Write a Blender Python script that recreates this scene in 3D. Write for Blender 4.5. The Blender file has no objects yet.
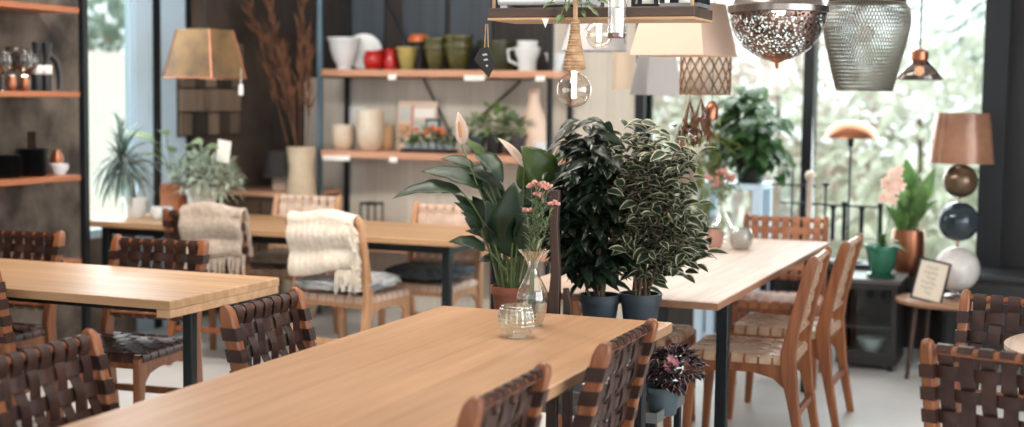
import bpy, bmesh, math, random
from math import sin, cos, pi, radians, sqrt, atan, floor
from mathutils import Vector, Matrix
V = Vector
scene = bpy.context.scene
COL = scene.collection
random.seed(7)

# ------------------------------------------------------------------ camera
FPX, CAMH = 1430.0, 1.5
PITCH, YAW, ROLL = atan(118.5/1430), radians(21.7), .014
fw = V((-sin(YAW)*cos(PITCH), cos(YAW)*cos(PITCH), -sin(PITCH)))
r0 = V((cos(YAW), sin(YAW), 0)); u0 = r0.cross(fw)
rt = r0*cos(ROLL)+u0*sin(ROLL); up = u0*cos(ROLL)-r0*sin(ROLL)
CAM = V((0, 0, CAMH))
cd = bpy.data.cameras.new('camera'); cam = bpy.data.objects.new('camera', cd); COL.objects.link(cam)
cd.sensor_fit = 'HORIZONTAL'; cd.sensor_width = 36; cd.lens = 36*FPX/1024
m = Matrix.Identity(4)
for i in range(3):
    m[i][0] = rt[i]; m[i][1] = up[i]; m[i][2] = -fw[i]; m[i][3] = CAM[i]
cam.matrix_world = m
cd.dof.use_dof = True; cd.dof.focus_distance = 4.75; cd.dof.aperture_fstop = 1.7
cd.clip_start = .05; cd.clip_end = 300
scene.camera = cam

# survey helpers: sight lines from the camera post to known planes of the room
def ray(u, v): return fw + rt*((u-512)/FPX) - up*((v-213.5)/FPX)
def onz(u, v, z): d = ray(u, v); return CAM + d*((z-CAMH)/d.z)
def onY(u, v, Y): d = ray(u, v); return CAM + d*(Y/d.y)
def onX(u, v, X): d = ray(u, v); return CAM + d*(X/d.x)
def span(u0_, u1_, v0, v1, Y):      # centre-bottom, width, height of something standing at depth Y
    c = onY((u0_+u1_)/2, v1, Y); dep = (c-CAM).dot(fw)
    return c, (u1_-u0_)*dep/FPX, (v1-v0)*dep/FPX

# ------------------------------------------------------------------ materials
def lin(c):
    r = []
    for x in c[:3]:
        x /= 255.0
        r.append(x/12.92 if x <= .04045 else ((x+.055)/1.055)**2.4)
    return (*r, 1)
MATS = {}
def nodes(name):
    mt = bpy.data.materials.new(name); mt.use_nodes = True
    nt = mt.node_tree; b = nt.nodes['Principled BSDF']
    MATS[name] = mt
    return mt, nt, b
def N(nt, t, **k):
    n = nt.nodes.new(t)
    for a, v in k.items(): setattr(n, a, v)
    return n
def mixc(nt, fac, a, b):
    mx = N(nt, 'ShaderNodeMix', data_type='RGBA')
    for s, val in ((0, fac), (6, a), (7, b)):
        if hasattr(val, 'is_output'): nt.links.new(val, mx.inputs[s])
        else: mx.inputs[s].default_value = val
    return mx.outputs[2]
def noise(nt, scale, vec=None, detail=3, rough=.6):
    n = N(nt, 'ShaderNodeTexNoise'); n.inputs['Scale'].default_value = scale
    n.inputs['Detail'].default_value = detail; n.inputs['Roughness'].default_value = rough
    if vec is not None: nt.links.new(vec, n.inputs['Vector'])
    return n.outputs['Fac']
def objvec(nt, sc=(1, 1, 1)):
    tc = N(nt, 'ShaderNodeTexCoord'); mp = N(nt, 'ShaderNodeMapping'); mp.inputs['Scale'].default_value = sc
    nt.links.new(tc.outputs['Object'], mp.inputs['Vector']); return mp.outputs['Vector']
def ramp(nt, fac, a, b):
    r = N(nt, 'ShaderNodeMapRange'); r.inputs[1].default_value = a; r.inputs[2].default_value = b
    nt.links.new(fac, r.inputs[0]); return r.outputs[0]
def bump(nt, b, h, strength=.3, dist=.01):
    n = N(nt, 'ShaderNodeBump'); n.inputs['Strength'].default_value = strength; n.inputs['Distance'].default_value = dist
    nt.links.new(h, n.inputs['Height']); nt.links.new(n.outputs[0], b.inputs['Normal'])
def plain(name, c, rough=.6, metal=0, var=.0, vscale=6, bmp=0, bscale=60, spec=None, trans=0, c2=None, sss=0):
    mt, nt, b = nodes(name)
    b.inputs['Roughness'].default_value = rough; b.inputs['Metallic'].default_value = metal
    if spec is not None: b.inputs['Specular IOR Level'].default_value = spec
    if var or c2:
        v = objvec(nt); a = lin(c); d = lin(c2) if c2 else tuple(x*(1-var) for x in a[:3])+(1,)
        nt.links.new(mixc(nt, ramp(nt, noise(nt, vscale, v), .35, .65), a, d), b.inputs['Base Color'])
    else: b.inputs['Base Color'].default_value = lin(c)
    if bmp: bump(nt, b, noise(nt, bscale, objvec(nt)), bmp)
    return mt
def wood(name, c1, c2, axis=1, rough=.45, plank=0, grain=14, pvar=.16, coat=0):
    mt, nt, b = nodes(name)
    sc = [grain]*3; sc[axis] = grain*.06
    v = objvec(nt, sc)
    g = noise(nt, 1.6, v, 5, .65)
    col = mixc(nt, ramp(nt, g, .3, .7), lin(c1), lin(c2))
    if plank:
        v2 = objvec(nt); s = N(nt, 'ShaderNodeSeparateXYZ'); nt.links.new(v2, s.inputs[0])
        ax = 0 if axis != 0 else 1
        d = N(nt, 'ShaderNodeMath', operation='DIVIDE'); nt.links.new(s.outputs[ax], d.inputs[0]); d.inputs[1].default_value = plank
        fl = N(nt, 'ShaderNodeMath', operation='FLOOR'); nt.links.new(d.outputs[0], fl.inputs[0])
        w = N(nt, 'ShaderNodeTexWhiteNoise', noise_dimensions='1D'); nt.links.new(fl.outputs[0], w.inputs['W'])
        mm = N(nt, 'ShaderNodeMapRange'); nt.links.new(w.outputs['Value'], mm.inputs[0]); mm.inputs[3].default_value = 1-pvar; mm.inputs[4].default_value = 1+pvar*.6
        fr = N(nt, 'ShaderNodeMath', operation='FRACT'); nt.links.new(d.outputs[0], fr.inputs[0])
        gp = N(nt, 'ShaderNodeMath', operation='GREATER_THAN'); nt.links.new(fr.outputs[0], gp.inputs[0]); gp.inputs[1].default_value = .018
        ml = N(nt, 'ShaderNodeMapRange'); nt.links.new(gp.outputs[0], ml.inputs[0]); ml.inputs[3].default_value = .72; ml.inputs[4].default_value = 1
        m2 = N(nt, 'ShaderNodeMath', operation='MULTIPLY'); nt.links.new(mm.outputs[0], m2.inputs[0]); nt.links.new(ml.outputs[0], m2.inputs[1])
        vm = N(nt, 'ShaderNodeVectorMath', operation='SCALE'); nt.links.new(col, vm.inputs[0]); nt.links.new(m2.outputs[0], vm.inputs['Scale'])
        col = vm.outputs[0]
    nt.links.new(col, b.inputs['Base Color'])
    b.inputs['Roughness'].default_value = rough
    if coat: b.inputs['Coat Weight'].default_value = coat
    bump(nt, b, g, .12, .004)
    return mt
def leafmat(name, c1, c2, edge=None, rough=.45, emin=.45, emax=.8, trans=.25):
    mt, nt, b = nodes(name)
    v = objvec(nt); col = mixc(nt, ramp(nt, noise(nt, 9, v), .35, .65), lin(c1), lin(c2))
    if edge:
        at = N(nt, 'ShaderNodeAttribute', attribute_name='edge')
        col = mixc(nt, ramp(nt, at.outputs['Fac'], emin, emax), col, lin(edge))
    nt.links.new(col, b.inputs['Base Color']); b.inputs['Roughness'].default_value = rough
    if trans:
        tr = N(nt, 'ShaderNodeBsdfTranslucent'); nt.links.new(col, tr.inputs[0])
        mx = N(nt, 'ShaderNodeMixShader'); mx.inputs[0].default_value = trans
        nt.links.new(b.outputs[0], mx.inputs[1]); nt.links.new(tr.outputs[0], mx.inputs[2])
        nt.links.new(mx.outputs[0], nt.nodes['Material Output'].inputs['Surface'])
    return mt
def glass(name, tint=(245, 248, 246), refl=.5, rough=.03, blend=.35, body=0, bodycol=(230, 230, 225)):
    mt = bpy.data.materials.new(name); mt.use_nodes = True; nt = mt.node_tree; nt.nodes.clear(); MATS[name] = mt
    o = N(nt, 'ShaderNodeOutputMaterial'); tr = N(nt, 'ShaderNodeBsdfTransparent'); tr.inputs[0].default_value = lin(tint)
    gl = N(nt, 'ShaderNodeBsdfGlossy'); gl.inputs['Roughness'].default_value = rough; gl.inputs[0].default_value = (1, 1, 1, 1)
    lw = N(nt, 'ShaderNodeLayerWeight'); lw.inputs[0].default_value = blend
    ml = N(nt, 'ShaderNodeMath', operation='MULTIPLY'); nt.links.new(lw.outputs['Facing'], ml.inputs[0]); ml.inputs[1].default_value = refl
    ad = N(nt, 'ShaderNodeMath', operation='ADD'); nt.links.new(ml.outputs[0], ad.inputs[0]); ad.inputs[1].default_value = .04
    mx = N(nt, 'ShaderNodeMixShader'); nt.links.new(ad.outputs[0], mx.inputs[0])
    base = tr.outputs[0]
    if body:
        df = N(nt, 'ShaderNodeBsdfDiffuse'); df.inputs[0].default_value = lin(bodycol)
        m3 = N(nt, 'ShaderNodeMixShader'); m3.inputs[0].default_value = body
        nt.links.new(tr.outputs[0], m3.inputs[1]); nt.links.new(df.outputs[0], m3.inputs[2]); base = m3.outputs[0]
    nt.links.new(base, mx.inputs[1]); nt.links.new(gl.outputs[0], mx.inputs[2])
    nt.links.new(mx.outputs[0], o.inputs['Surface'])
    return mt
def emit(name, c, s):
    mt, nt, b = nodes(name); b.inputs['Base Color'].default_value = lin(c)
    b.inputs['Emission Color'].default_value = lin(c); b.inputs['Emission Strength'].default_value = s
    return mt

# ------------------------------------------------------------------ mesh builder
class MB:
    def __init__(s):
        s.bm = bmesh.new(); s.ed = s.bm.verts.layers.float.new('edge')
    def v(s, p, e=0):
        x = s.bm.verts.new(p); x[s.ed] = e; return x
    def f(s, vs):
        try: return s.bm.faces.new(vs)
        except ValueError: return None
    def box(s, x0, x1, y0, y1, z0, z1, M=None):
        c = [V((x, y, z)) for z in (z0, z1) for y in (y0, y1) for x in (x0, x1)]
        if M is not None: c = [M @ p for p in c]
        q = [s.v(p) for p in c]
        for a in ((0, 2, 3, 1), (4, 5, 7, 6), (0, 1, 5, 4), (2, 6, 7, 3), (0, 4, 6, 2), (1, 3, 7, 5)): s.f([q[i] for i in a])
        return s
    def rings(s, rs, caps=True, closed=True):
        R = [[s.v(p) for p in r] for r in rs]; n = len(R[0])
        for a, b in zip(R, R[1:]):
            for i in range(n if closed else n-1):
                j = (i+1) % n; s.f([a[i], a[j], b[j], b[i]])
        if caps and closed:
            s.f(R[0][::-1]); s.f(R[-1])
        return s
    def tube(s, pts, r, n=8, caps=True, flat=1.0):
        pts = [V(p) for p in pts]; rr = r if isinstance(r, (list, tuple)) else [r]*len(pts)
        rs = []; ref = None
        for i, p in enumerate(pts):
            t = (pts[min(i+1, len(pts)-1)]-pts[max(i-1, 0)])
            if t.length < 1e-9: t = V((0, 0, 1))
            t.normalize()
            if ref is None:
                ref = t.cross(V((0, 0, 1)))
                if ref.length < .05: ref = t.cross(V((0, 1, 0)))
            ref = (ref - t*ref.dot(t)).normalized(); b = t.cross(ref)
            rs.append([p+ref*cos(2*pi*k/n)*rr[i]+b*sin(2*pi*k/n)*rr[i]*flat for k in range(n)])
        return s.rings(rs, caps)
    def lathe(s, prof, n=28, c=(0, 0, 0), sx=1, sy=1, caps=False, wav=None):
        c = V(c); rs = []
        for r, z in prof:
            row = []
            for k in range(n):
                a = 2*pi*k/n; q = r*(1 if wav is None else wav(a, z))
                row.append(c+V((q*cos(a)*sx, q*sin(a)*sy, z)))
            rs.append(row)
        return s.rings(rs, caps)
    def ball(s, c, r, n=16, sz=1.0):
        pr = [(max(r*sin(pi*i/n), 1e-4), -r*sz*cos(pi*i/n)) for i in range(n+1)]
        return s.lathe(pr, n*2, c)
    def sweep(s, pts, w, width, th):            # flat strap: path, width direction, width, thickness
        pts = [V(p) for p in pts]; w = V(w).normalized(); rs = []
        for i, p in enumerate(pts):
            t = (pts[min(i+1, len(pts)-1)]-pts[max(i-1, 0)]).normalized(); nn = t.cross(w).normalized()
            a, b = w*width/2, nn*th/2
            rs.append([p-a-b, p+a-b, p+a*1.0+b, p-a+b])
        return s.rings(rs, True)
    def prism(s, poly, axis, a, b):             # polygon in the two other axes, extruded a..b along axis
        def P(q, t):
            l = list(q); l.insert(axis, t); return V(l)
        A = [s.v(P(q, a)) for q in poly]; B = [s.v(P(q, b)) for q in poly]; n = len(poly)
        s.f(A[::-1]); s.f(B)
        for i in range(n): s.f([A[i], A[(i+1) % n], B[(i+1) % n], B[i]])
        return s
    def leaf(s, b, t, w, nrm=(0, 0, 1), droop=.15, fold=.15, n=7, rip=0, point=1.0):
        b, t, nrm = V(b), V(t), V(nrm); L = (t-b).length
        ax = (t-b).normalized(); side = ax.cross(nrm)
        if side.length < 1e-3: side = ax.cross(V((1, 0, .2)))
        side.normalize(); nn = side.cross(ax).normalized()
        ctl = (b+t)/2 + nn*L*droop*2
        rows = []
        for i in range(n+1):
            q = i/n; p = b*(1-q)**2+ctl*2*q*(1-q)+t*q*q
            ww = w/2*max(sin(pi*min(1, q**.75*1.0)), 0)**.8*(1-.15*q) if 0 < i < n else .0008
            k = rip*sin(q*19)*ww
            r = []
            for e in (-1, -.55, 0, .55, 1):
                r.append(s.v(p+side*ww*e+nn*(abs(e)*fold*ww*1.6+k*abs(e)*(1 if e > 0 else -1)), abs(e) if 0 < i < n else .8))
            rows.append(r)
        for a, c in zip(rows, rows[1:]):
            for k in range(4): s.f([a[k], a[k+1], c[k+1], c[k]])
        return s
    def build(s, name, mt, parent=None, bev=0, sharp=40, smooth=True, loc=None, sub=0, solid=0):
        bmesh.ops.recalc_face_normals(s.bm, faces=s.bm.faces[:])
        me = bpy.data.meshes.new(name); s.bm.to_mesh(me); s.bm.free()
        if smooth:
            for p in me.polygons: p.use_smooth = True
            me.set_sharp_from_angle(angle=radians(sharp))
        if mt: me.materials.append(mt)
        o = bpy.data.objects.new(name, me); COL.objects.link(o)
        if parent: o.parent = parent
        if loc is not None: o.location = loc
        if solid:
            md = o.modifiers.new('solid', 'SOLIDIFY'); md.thickness = solid; md.offset = 0
        if sub:
            md = o.modifiers.new('sub', 'SUBSURF'); md.levels = sub; md.render_levels = sub
        if bev:
            md = o.modifiers.new('bevel', 'BEVEL'); md.width = bev; md.segments = 2; md.limit_method = 'ANGLE'; md.angle_limit = radians(40)
        return o

def tag(o, label, cat, group=None):
    o['label'] = label; o['category'] = cat
    if group: o['group'] = group
    return o
def thing(name, label, cat, loc=(0, 0, 0), rz=0, group=None):
    o = bpy.data.objects.new(name, None); COL.objects.link(o); o.empty_display_size = .1
    o.location = loc; o.rotation_euler = (0, 0, rz)
    return tag(o, label, cat, group)
def struct(name, mb, mt, parent=None, **k):
    o = mb.build(name, mt, parent, **k)
    if parent is None: o['kind'] = 'structure'
    return o
def dup(root, loc, rz, label=None, group=None):
    r = root.copy(); COL.objects.link(r); r.location = loc; r.rotation_euler = (0, 0, rz)
    if label: r['label'] = label
    if group: r['group'] = group
    for ch in list(root.children):
        c = ch.copy(); COL.objects.link(c); c.parent = r
        for g in list(ch.children):
            d = g.copy(); COL.objects.link(d); d.parent = c
    return r
def rnd(a, b): return random.uniform(a, b)
# ------------------------------------------------------------------ palette
oak = wood('oak_planks', (206, 165, 128), (184, 139, 102), 1, .42, plank=.14, pvar=.1)
oak_pale = wood('pale_oak_planks', (208, 186, 168), (184, 156, 136), 1, .55, plank=.17, pvar=.1)
oak_x = wood('oak_planks_across', (204, 166, 128), (180, 138, 98), 0, .42, plank=.14)
oak_end = wood('oak_edge', (206, 170, 132), (178, 136, 98), 0, .5)
teak = wood('teak', (152, 94, 58), (108, 62, 36), 2, .38, grain=22)
teak_pale = wood('pale_teak', (206, 160, 122), (176, 128, 92), 2, .45, grain=22)
shelfwood = wood('shelf_wood', (176, 108, 68), (142, 82, 50), 1, .5)
shelfwood_x = wood('shelf_wood_pale', (214, 164, 134), (190, 136, 106), 0, .5)
darkwood = wood('dark_wood', (74, 54, 44), (44, 32, 27), 2, .5)
boardwood = wood('weathered_board', (92, 74, 64), (62, 50, 44), 0, .6)
steel = plain('black_steel', (20, 26, 30), .4, .3)
steel_blue = plain('blue_grey_steel', (96, 116, 128), .4, .6)
zinc = plain('zinc_tray', (150, 152, 150), .45, .4, var=.3, vscale=9)
leather = plain('dark_brown_leather', (66, 42, 34), .4, 0, spec=.35, c2=(46, 29, 25), vscale=14, bmp=.15, bscale=120)
leather_tan = plain('tan_leather', (196, 170, 146), .4, 0, c2=(170, 134, 106), vscale=14, bmp=.15, bscale=120)
leather_caramel = plain('caramel_leather', (182, 122, 88), .45, 0, c2=(156, 100, 70), vscale=14, bmp=.15, bscale=120)
leather_pale = plain('pale_pink_leather', (222, 196, 178), .5, 0, c2=(200, 170, 150), vscale=14, bmp=.15, bscale=120)
concrete = plain('mottled_concrete', (120, 109, 98), .85, 0, c2=(58, 52, 48), vscale=3.4, bmp=.3, bscale=14)
floor_m = plain('pale_concrete_floor', (226, 225, 222), .35, 0, c2=(208, 208, 206), vscale=1.5)
panel_dark = wood('dark_boards', (58, 50, 46), (36, 32, 31), 2, .7, plank=.22)
panel_beige = wood('beige_boards', (216, 210, 198), (198, 192, 180), 2, .6, plank=.24, grain=8, pvar=.06)
panel_blue = wood('slate_blue_boards', (66, 76, 86), (46, 54, 62), 2, .55, plank=.3, grain=6)
paint_blue = plain('pale_blue_paint', (184, 208, 226), .5)
black_wall = plain('charcoal_wall', (34, 34, 36), .7, 0, var=.3, vscale=3)
white_m = plain('white_plaster', (225, 224, 220), .7)
glass_m = glass('window_glass', (244, 250, 248), .25, .02, .2)
vase_glass = glass('clear_vase_glass', (253, 254, 253), .8, .04, .5, .05, (240, 240, 236))
rib_glass = glass('ribbed_clear_glass', (240, 242, 236), .95, .05, .6, .06)
bulb_glass = glass('bulb_glass', (246, 240, 232), .55, .03, .45)
smoke_glass = glass('smoked_glass', (164, 150, 140), .5, .08, .4, .12, (150, 140, 134))
white_cer = plain('white_glazed_ceramic', (222, 226, 228), .3)
cream_cer = plain('cream_ceramic', (224, 212, 194), .4, 0, c2=(206, 182, 156), vscale=5)
green_cer = plain('olive_glazed_ceramic', (92, 88, 48), .22, 0, c2=(60, 60, 34), vscale=8)
lime_cer = plain('yellow_green_ceramic', (178, 156, 82), .3, 0, c2=(140, 138, 84), vscale=8)
red_cer = plain('red_glazed_ceramic', (176, 30, 26), .2)
black_cer = plain('black_stoneware', (28, 28, 30), .4)
terra = plain('terracotta', (146, 86, 66), .75, 0, var=.25, vscale=8)
pot_slate = plain('slate_blue_plastic', (46, 58, 66), .5, 0, var=.15)
pot_green = plain('green_glazed_pot', (52, 116, 92), .25, 0, var=.2)
copper = plain('copper', (170, 112, 84), .3, .85)
soil_m = plain('potting_soil', (46, 36, 30), .95, 0, bmp=.6, bscale=90)
rope_m = plain('jute_rope', (196, 164, 130), .9, 0, c2=(160, 126, 94), vscale=40)
stem_m = plain('green_stem', (88, 104, 62), .5)
bark = plain('bark', (110, 92, 72), .85, 0, var=.3, vscale=30)
lily_leaf = leafmat('lily_leaf', (40, 64, 40), (26, 46, 30), None, .42, trans=.15)
lily_young = leafmat('young_lily_leaf', (92, 112, 60), (70, 94, 50), None, .35, trans=.35)
spathe_m = leafmat('white_spathe', (226, 210, 194), (208, 186, 168), None, .5, trans=.3)
dark_leaf = leafmat('dark_ficus_leaf', (34, 50, 34), (22, 34, 26), None, .35, trans=.12)
var_leaf = leafmat('variegated_leaf', (54, 74, 54), (38, 56, 42), (204, 196, 166), .4, .6, .9, trans=.2)
grey_leaf = leafmat('silver_leaf', (196, 206, 190), (164, 180, 162), None, .6)
mid_leaf = leafmat('mid_green_leaf', (92, 122, 66), (62, 92, 50), None, .4, trans=.35)
pale_leaf = leafmat('pale_green_leaf', (150, 166, 128), (112, 136, 96), None, .5, trans=.35)
dra_leaf = leafmat('dracaena_leaf', (62, 84, 76), (46, 64, 60), (170, 186, 180), .4, .5, .9, trans=.2)
bego_leaf = leafmat('dark_begonia_leaf', (44, 30, 38), (30, 28, 28), (232, 196, 196), .35, .75, 1.0, trans=.1)
pink_fl = plain('dusty_pink_flower', (214, 158, 148), .8, 0, c2=(190, 128, 118), vscale=60)
pinkv_fl = plain('deep_pink_flower', (206, 140, 150), .7)
orange_fl = plain('orange_flower', (226, 128, 82), .7)
straw = plain('dried_straw', (124, 84, 60), .9, 0, c2=(84, 54, 40), vscale=12)
wool_cream = plain('cream_knit_wool', (240, 232, 218), .95, 0, c2=(224, 210, 192), vscale=30, bmp=.5, bscale=160)
wool_grey = plain('oatmeal_fleece', (206, 190, 174), .95, 0, c2=(176, 160, 146), vscale=40, bmp=.8, bscale=140)
fur_white = plain('white_sheepskin', (226, 228, 228), .95, 0, c2=(186, 194, 200), vscale=30, bmp=1, bscale=110)
fur_blue = plain('blue_grey_sheepskin', (104, 116, 124), .95, 0, c2=(66, 76, 84), vscale=26, bmp=1, bscale=110)
cush_m = plain('grey_beige_cushion', (176, 164, 150), .95, 0, c2=(140, 130, 122), vscale=20)
paper = plain('white_paper_card', (240, 238, 232), .7)
slate = plain('black_slate', (48, 48, 48), .7, 0, var=.3, vscale=20)
chalk = plain('chalk', (220, 220, 214), .9)
fabric_beige = plain('pinkish_beige_fabric', (214, 184, 164), .85, 0, bmp=.2, bscale=200)
fabric_grey = plain('light_grey_fabric', (176, 174, 174), .85, 0, bmp=.2, bscale=200)
gold_fab = plain('bronze_satin', (140, 110, 70), .45, .1, c2=(100, 78, 54), vscale=5)
dark_fab = plain('charcoal_fabric', (58, 56, 56), .8)
silver = plain('antique_silver', (150, 140, 134), .25, .9)
warm_bulb = emit('warm_filament', (255, 226, 190), 9)
white_tube = emit('white_filament_tube', (255, 240, 225), 5)

# ------------------------------------------------------------------ room shell
XL, YB, ZC = -5.4, 8.9, 3.1
XR, YF = 3.2, -2.6
struct('floor', MB().box(XL-.15, XR+.15, YF-.15, YB+.15, -.12, 0), floor_m)
struct('ceiling', MB().box(XL-.15, XR+.15, YF-.15, YB+.15, ZC, ZC+.15), plain('ceiling_paint', (196, 190, 184), .8))
# left wall: concrete, window opening, panelling
WY0, WY1 = 6.82, 7.3
w = MB(); w.box(XL-.15, XL, YF, WY0, 0, ZC); w.box(XL-.15, XL, WY0, WY1, 0, .62); w.box(XL-.15, XL, WY0, WY1, 2.75, ZC)
struct('wall_left', w, concrete)
struct('trim_1', MB().box(XL-.05, XL+.01, WY1, 7.47, 0, ZC), paint_blue)
struct('trim_2', MB().box(XL-.05, XL+.02, 7.47, 7.54, 0, ZC), steel)
struct('trim_3', MB().box(XL-.05, XL+.01, 7.54, 7.82, 0, ZC), paint_blue)
struct('trim_4', MB().box(XL-.05, XL+.02, 7.82, 7.87, 0, ZC), steel)
struct('trim_5', MB().box(XL-.15, XL, 7.87, YB+.15, 0, ZC), plain('brown_plaster', (88, 76, 66), .85, 0, c2=(58, 50, 45), vscale=2.2))
wn = MB(); 
for z0, z1 in ((.62, .67), (2.7, 2.75)): wn.box(XL-.05, XL-.005, WY0, WY1, z0, z1)
for y0, y1 in ((WY0, WY0+.03), (WY1-.03, WY1)): wn.box(XL-.05, XL-.005, y0, y1, .62, 2.75)
win = struct('window_1', wn, paint_blue)
MB().box(XL-.035, XL-.025, WY0+.03, WY1-.03, .67, 2.7).build('pane', glass_m, win, smooth=False)
# back wall
WX0, WX1, WZ0, WZ1 = -2.62, -.56, .5, 2.9
w = MB(); w.box(XL, WX0, YB, YB+.15, 0, ZC); w.box(WX0, WX1, YB, YB+.15, 0, WZ0); w.box(WX0, WX1, YB, YB+.15, WZ1, ZC)
struct('wall_back', w, panel_dark)
struct('trim_6', MB().box(-5.12, WX0-.06, YB-.03, YB, .0, 1.6), panel_beige)
struct('trim_7', MB().box(-3.25, WX0-.06, YB-.03, YB, 1.6, ZC), panel_beige)
b = MB()
for x0, x1 in ((-4.78, -4.5), (-4.36, -4.04), (-4.0, -3.7)): b.box(x0, x1, YB-.02, YB, 1.66, ZC)
struct('trim_8', b, panel_blue)
wn = MB(); wn.box(WX0-.06, WX0, YB-.06, YB+.1, 0, ZC); wn.box(WX1, WX1+.14, YB-.08, YB+.1, 0, ZC)
wn.box(-1.61, -1.545, YB-.05, YB+.1, WZ0, WZ1)
wn.box(WX0, WX1, YB-.04, YB+.1, WZ0-.04, WZ0+.02); wn.box(WX0, WX1, YB-.04, YB+.1, WZ1-.04, WZ1)
win = struct('window_2', wn, steel)
MB().box(WX0, WX1, YB+.03, YB+.04, WZ0, WZ1).build('pane', glass_m, win, smooth=False)
struct('trim_9', MB().box(-1.06, -.73, YB-.42, YB-.04, WZ0-.08, WZ0-.02), plain('black_sill', (24, 24, 26), .4))
struct('wall_back_right', MB().box(WX1+.14, XR+.15, YB, YB+.15, 0, ZC), black_wall)
# glazed street front and right side, behind and beside the camera
w = MB()
for y0, y1 in ((YF-.15, YF+.2), (.2, .35), (3.0, 3.15), (5.8, 6.0)): w.box(XR, XR+.15, y0, y1, 0, ZC)
w.box(XR, XR+.15, 6.0, YB+.15, 0, ZC); w.box(XR, XR+.15, YF, 6.0, 0, .35); w.box(XR, XR+.15, YF, 6.0, 2.95, ZC)
struct('wall_right', w, black_wall)
w = MB()
for x0, x1 in ((XL-.15, XL+.2), (-2.4, -2.25), (.4, .55), (XR-.1, XR+.15)): w.box(x0, x1, YF-.15, YF, 0, ZC)
w.box(XL, XR, YF-.15, YF, 0, .35); w.box(XL, XR, YF-.15, YF, 2.95, ZC)
struct('wall_front', w, black_wall)

# ------------------------------------------------------------------ tables
def table(label, x0, x1, y0, y1, topm, legs, th=.034, z=.75, batten=None, apron=True, lw=.045, inset=.09, edge=None):
    cx, cy = (x0+x1)/2, (y0+y1)/2
    t = thing('dining_table', label, 'table', (cx, cy, 0))
    hx, hy = (x1-x0)/2, (y1-y0)/2
    MB().box(-hx, hx, -hy, hy, z-th, z).build('tabletop', topm, t, bev=.004)
    if apron:
        a = MB(); i = .09; h = lw/2; j = inset
        a.box(-hx+i, hx-i, -hy+j-h, -hy+j+h, z-th-.045, z-th); a.box(-hx+i, hx-i, hy-j-h, hy-j+h, z-th-.045, z-th)
        a.box(-hx+i-h, -hx+i+h, -hy+j, hy-j, z-th-.045, z-th); a.box(hx-i-h, hx-i+h, -hy+j, hy-j, z-th-.045, z-th)
        a.build('apron', steel, t)
    for lx, ly in legs:
        MB().box(lx-cx-lw/2, lx-cx+lw/2, ly-cy-lw/2, ly-cy+lw/2, 0, z-th).build('leg', steel, t, bev=.004)
    if edge:
        a = MB(); e = .002
        a.box(-hx-e, hx+e, -hy-e, -hy, z-th-.001, z-.004); a.box(-hx-e, hx+e, hy, hy+e, z-th-.001, z-.004); a.box(-hx-e, -hx, -hy, hy, z-th-.001, z-.004); a.box(hx, hx+e, -hy, hy, z-th-.001, z-.004)
        a.build('edge_band', edge, t)
    if batten:
        for bx in batten: MB().box(bx-cx-.03, bx-cx+.03, -hy+.005, hy-.005, z-th-.03, z-th).build('end_batten', oak_end, t, bev=.003)
    return t
TA = table('long oak table in the foreground carrying the tulip-necked glass vase', -2.09, -1.247, 1.95, 4.6, oak, [(-2.0, 4.51), (-1.335, 4.51), (-2.0, 2.04), (-1.335, 2.04)])
TB = table('oak table at the left edge of the photo with battened end', -4.75, -3.0, 4.25, 5.0, oak_x, [(-3.06, 4.46), (-3.06, 4.84), (-4.66, 4.46), (-4.66, 4.84)], batten=[-3.032], lw=.04, inset=.2, apron=True)
TC = table('long pale-topped table behind the bushy potted plants', -2.07, -1.22, 5.12, 7.6, oak_pale, [(-1.245, 5.33), (-1.27, 7.3), (-2.03, 5.33), (-2.03, 7.3)], th=.028, apron=False, edge=wood('brown_edge_band', (164, 118, 90), (136, 96, 72), 1, .5))
TD = table('oak table at the back left with throw-covered chairs', -5.28, -2.97, 6.68, 7.5, oak_x, [(-3.05, 6.76), (-3.05, 7.42), (-5.2, 6.76), (-5.2, 7.42)])
# small round table, right edge
cR = onz(1003, 343, .75) + V((.36, .06, 0))
t = thing('round_table', 'round pale wooden table cut off by the right edge of the photo', 'table', (cR.x, cR.y, 0))
MB().lathe([(1e-3, .72), (.345, .72), (.36, .73), (.36, .745), (.352, .75), (1e-3, .75)], 48).build('tabletop', oak_pale, t)
MB().lathe([(.03, .03), (.03, .72)], 16).build('pedestal', steel, t)
MB().lathe([(1e-3, 0), (.22, 0), (.22, .02), (.03, .035), (1e-3, .035)], 32).build('base', steel, t)

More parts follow.
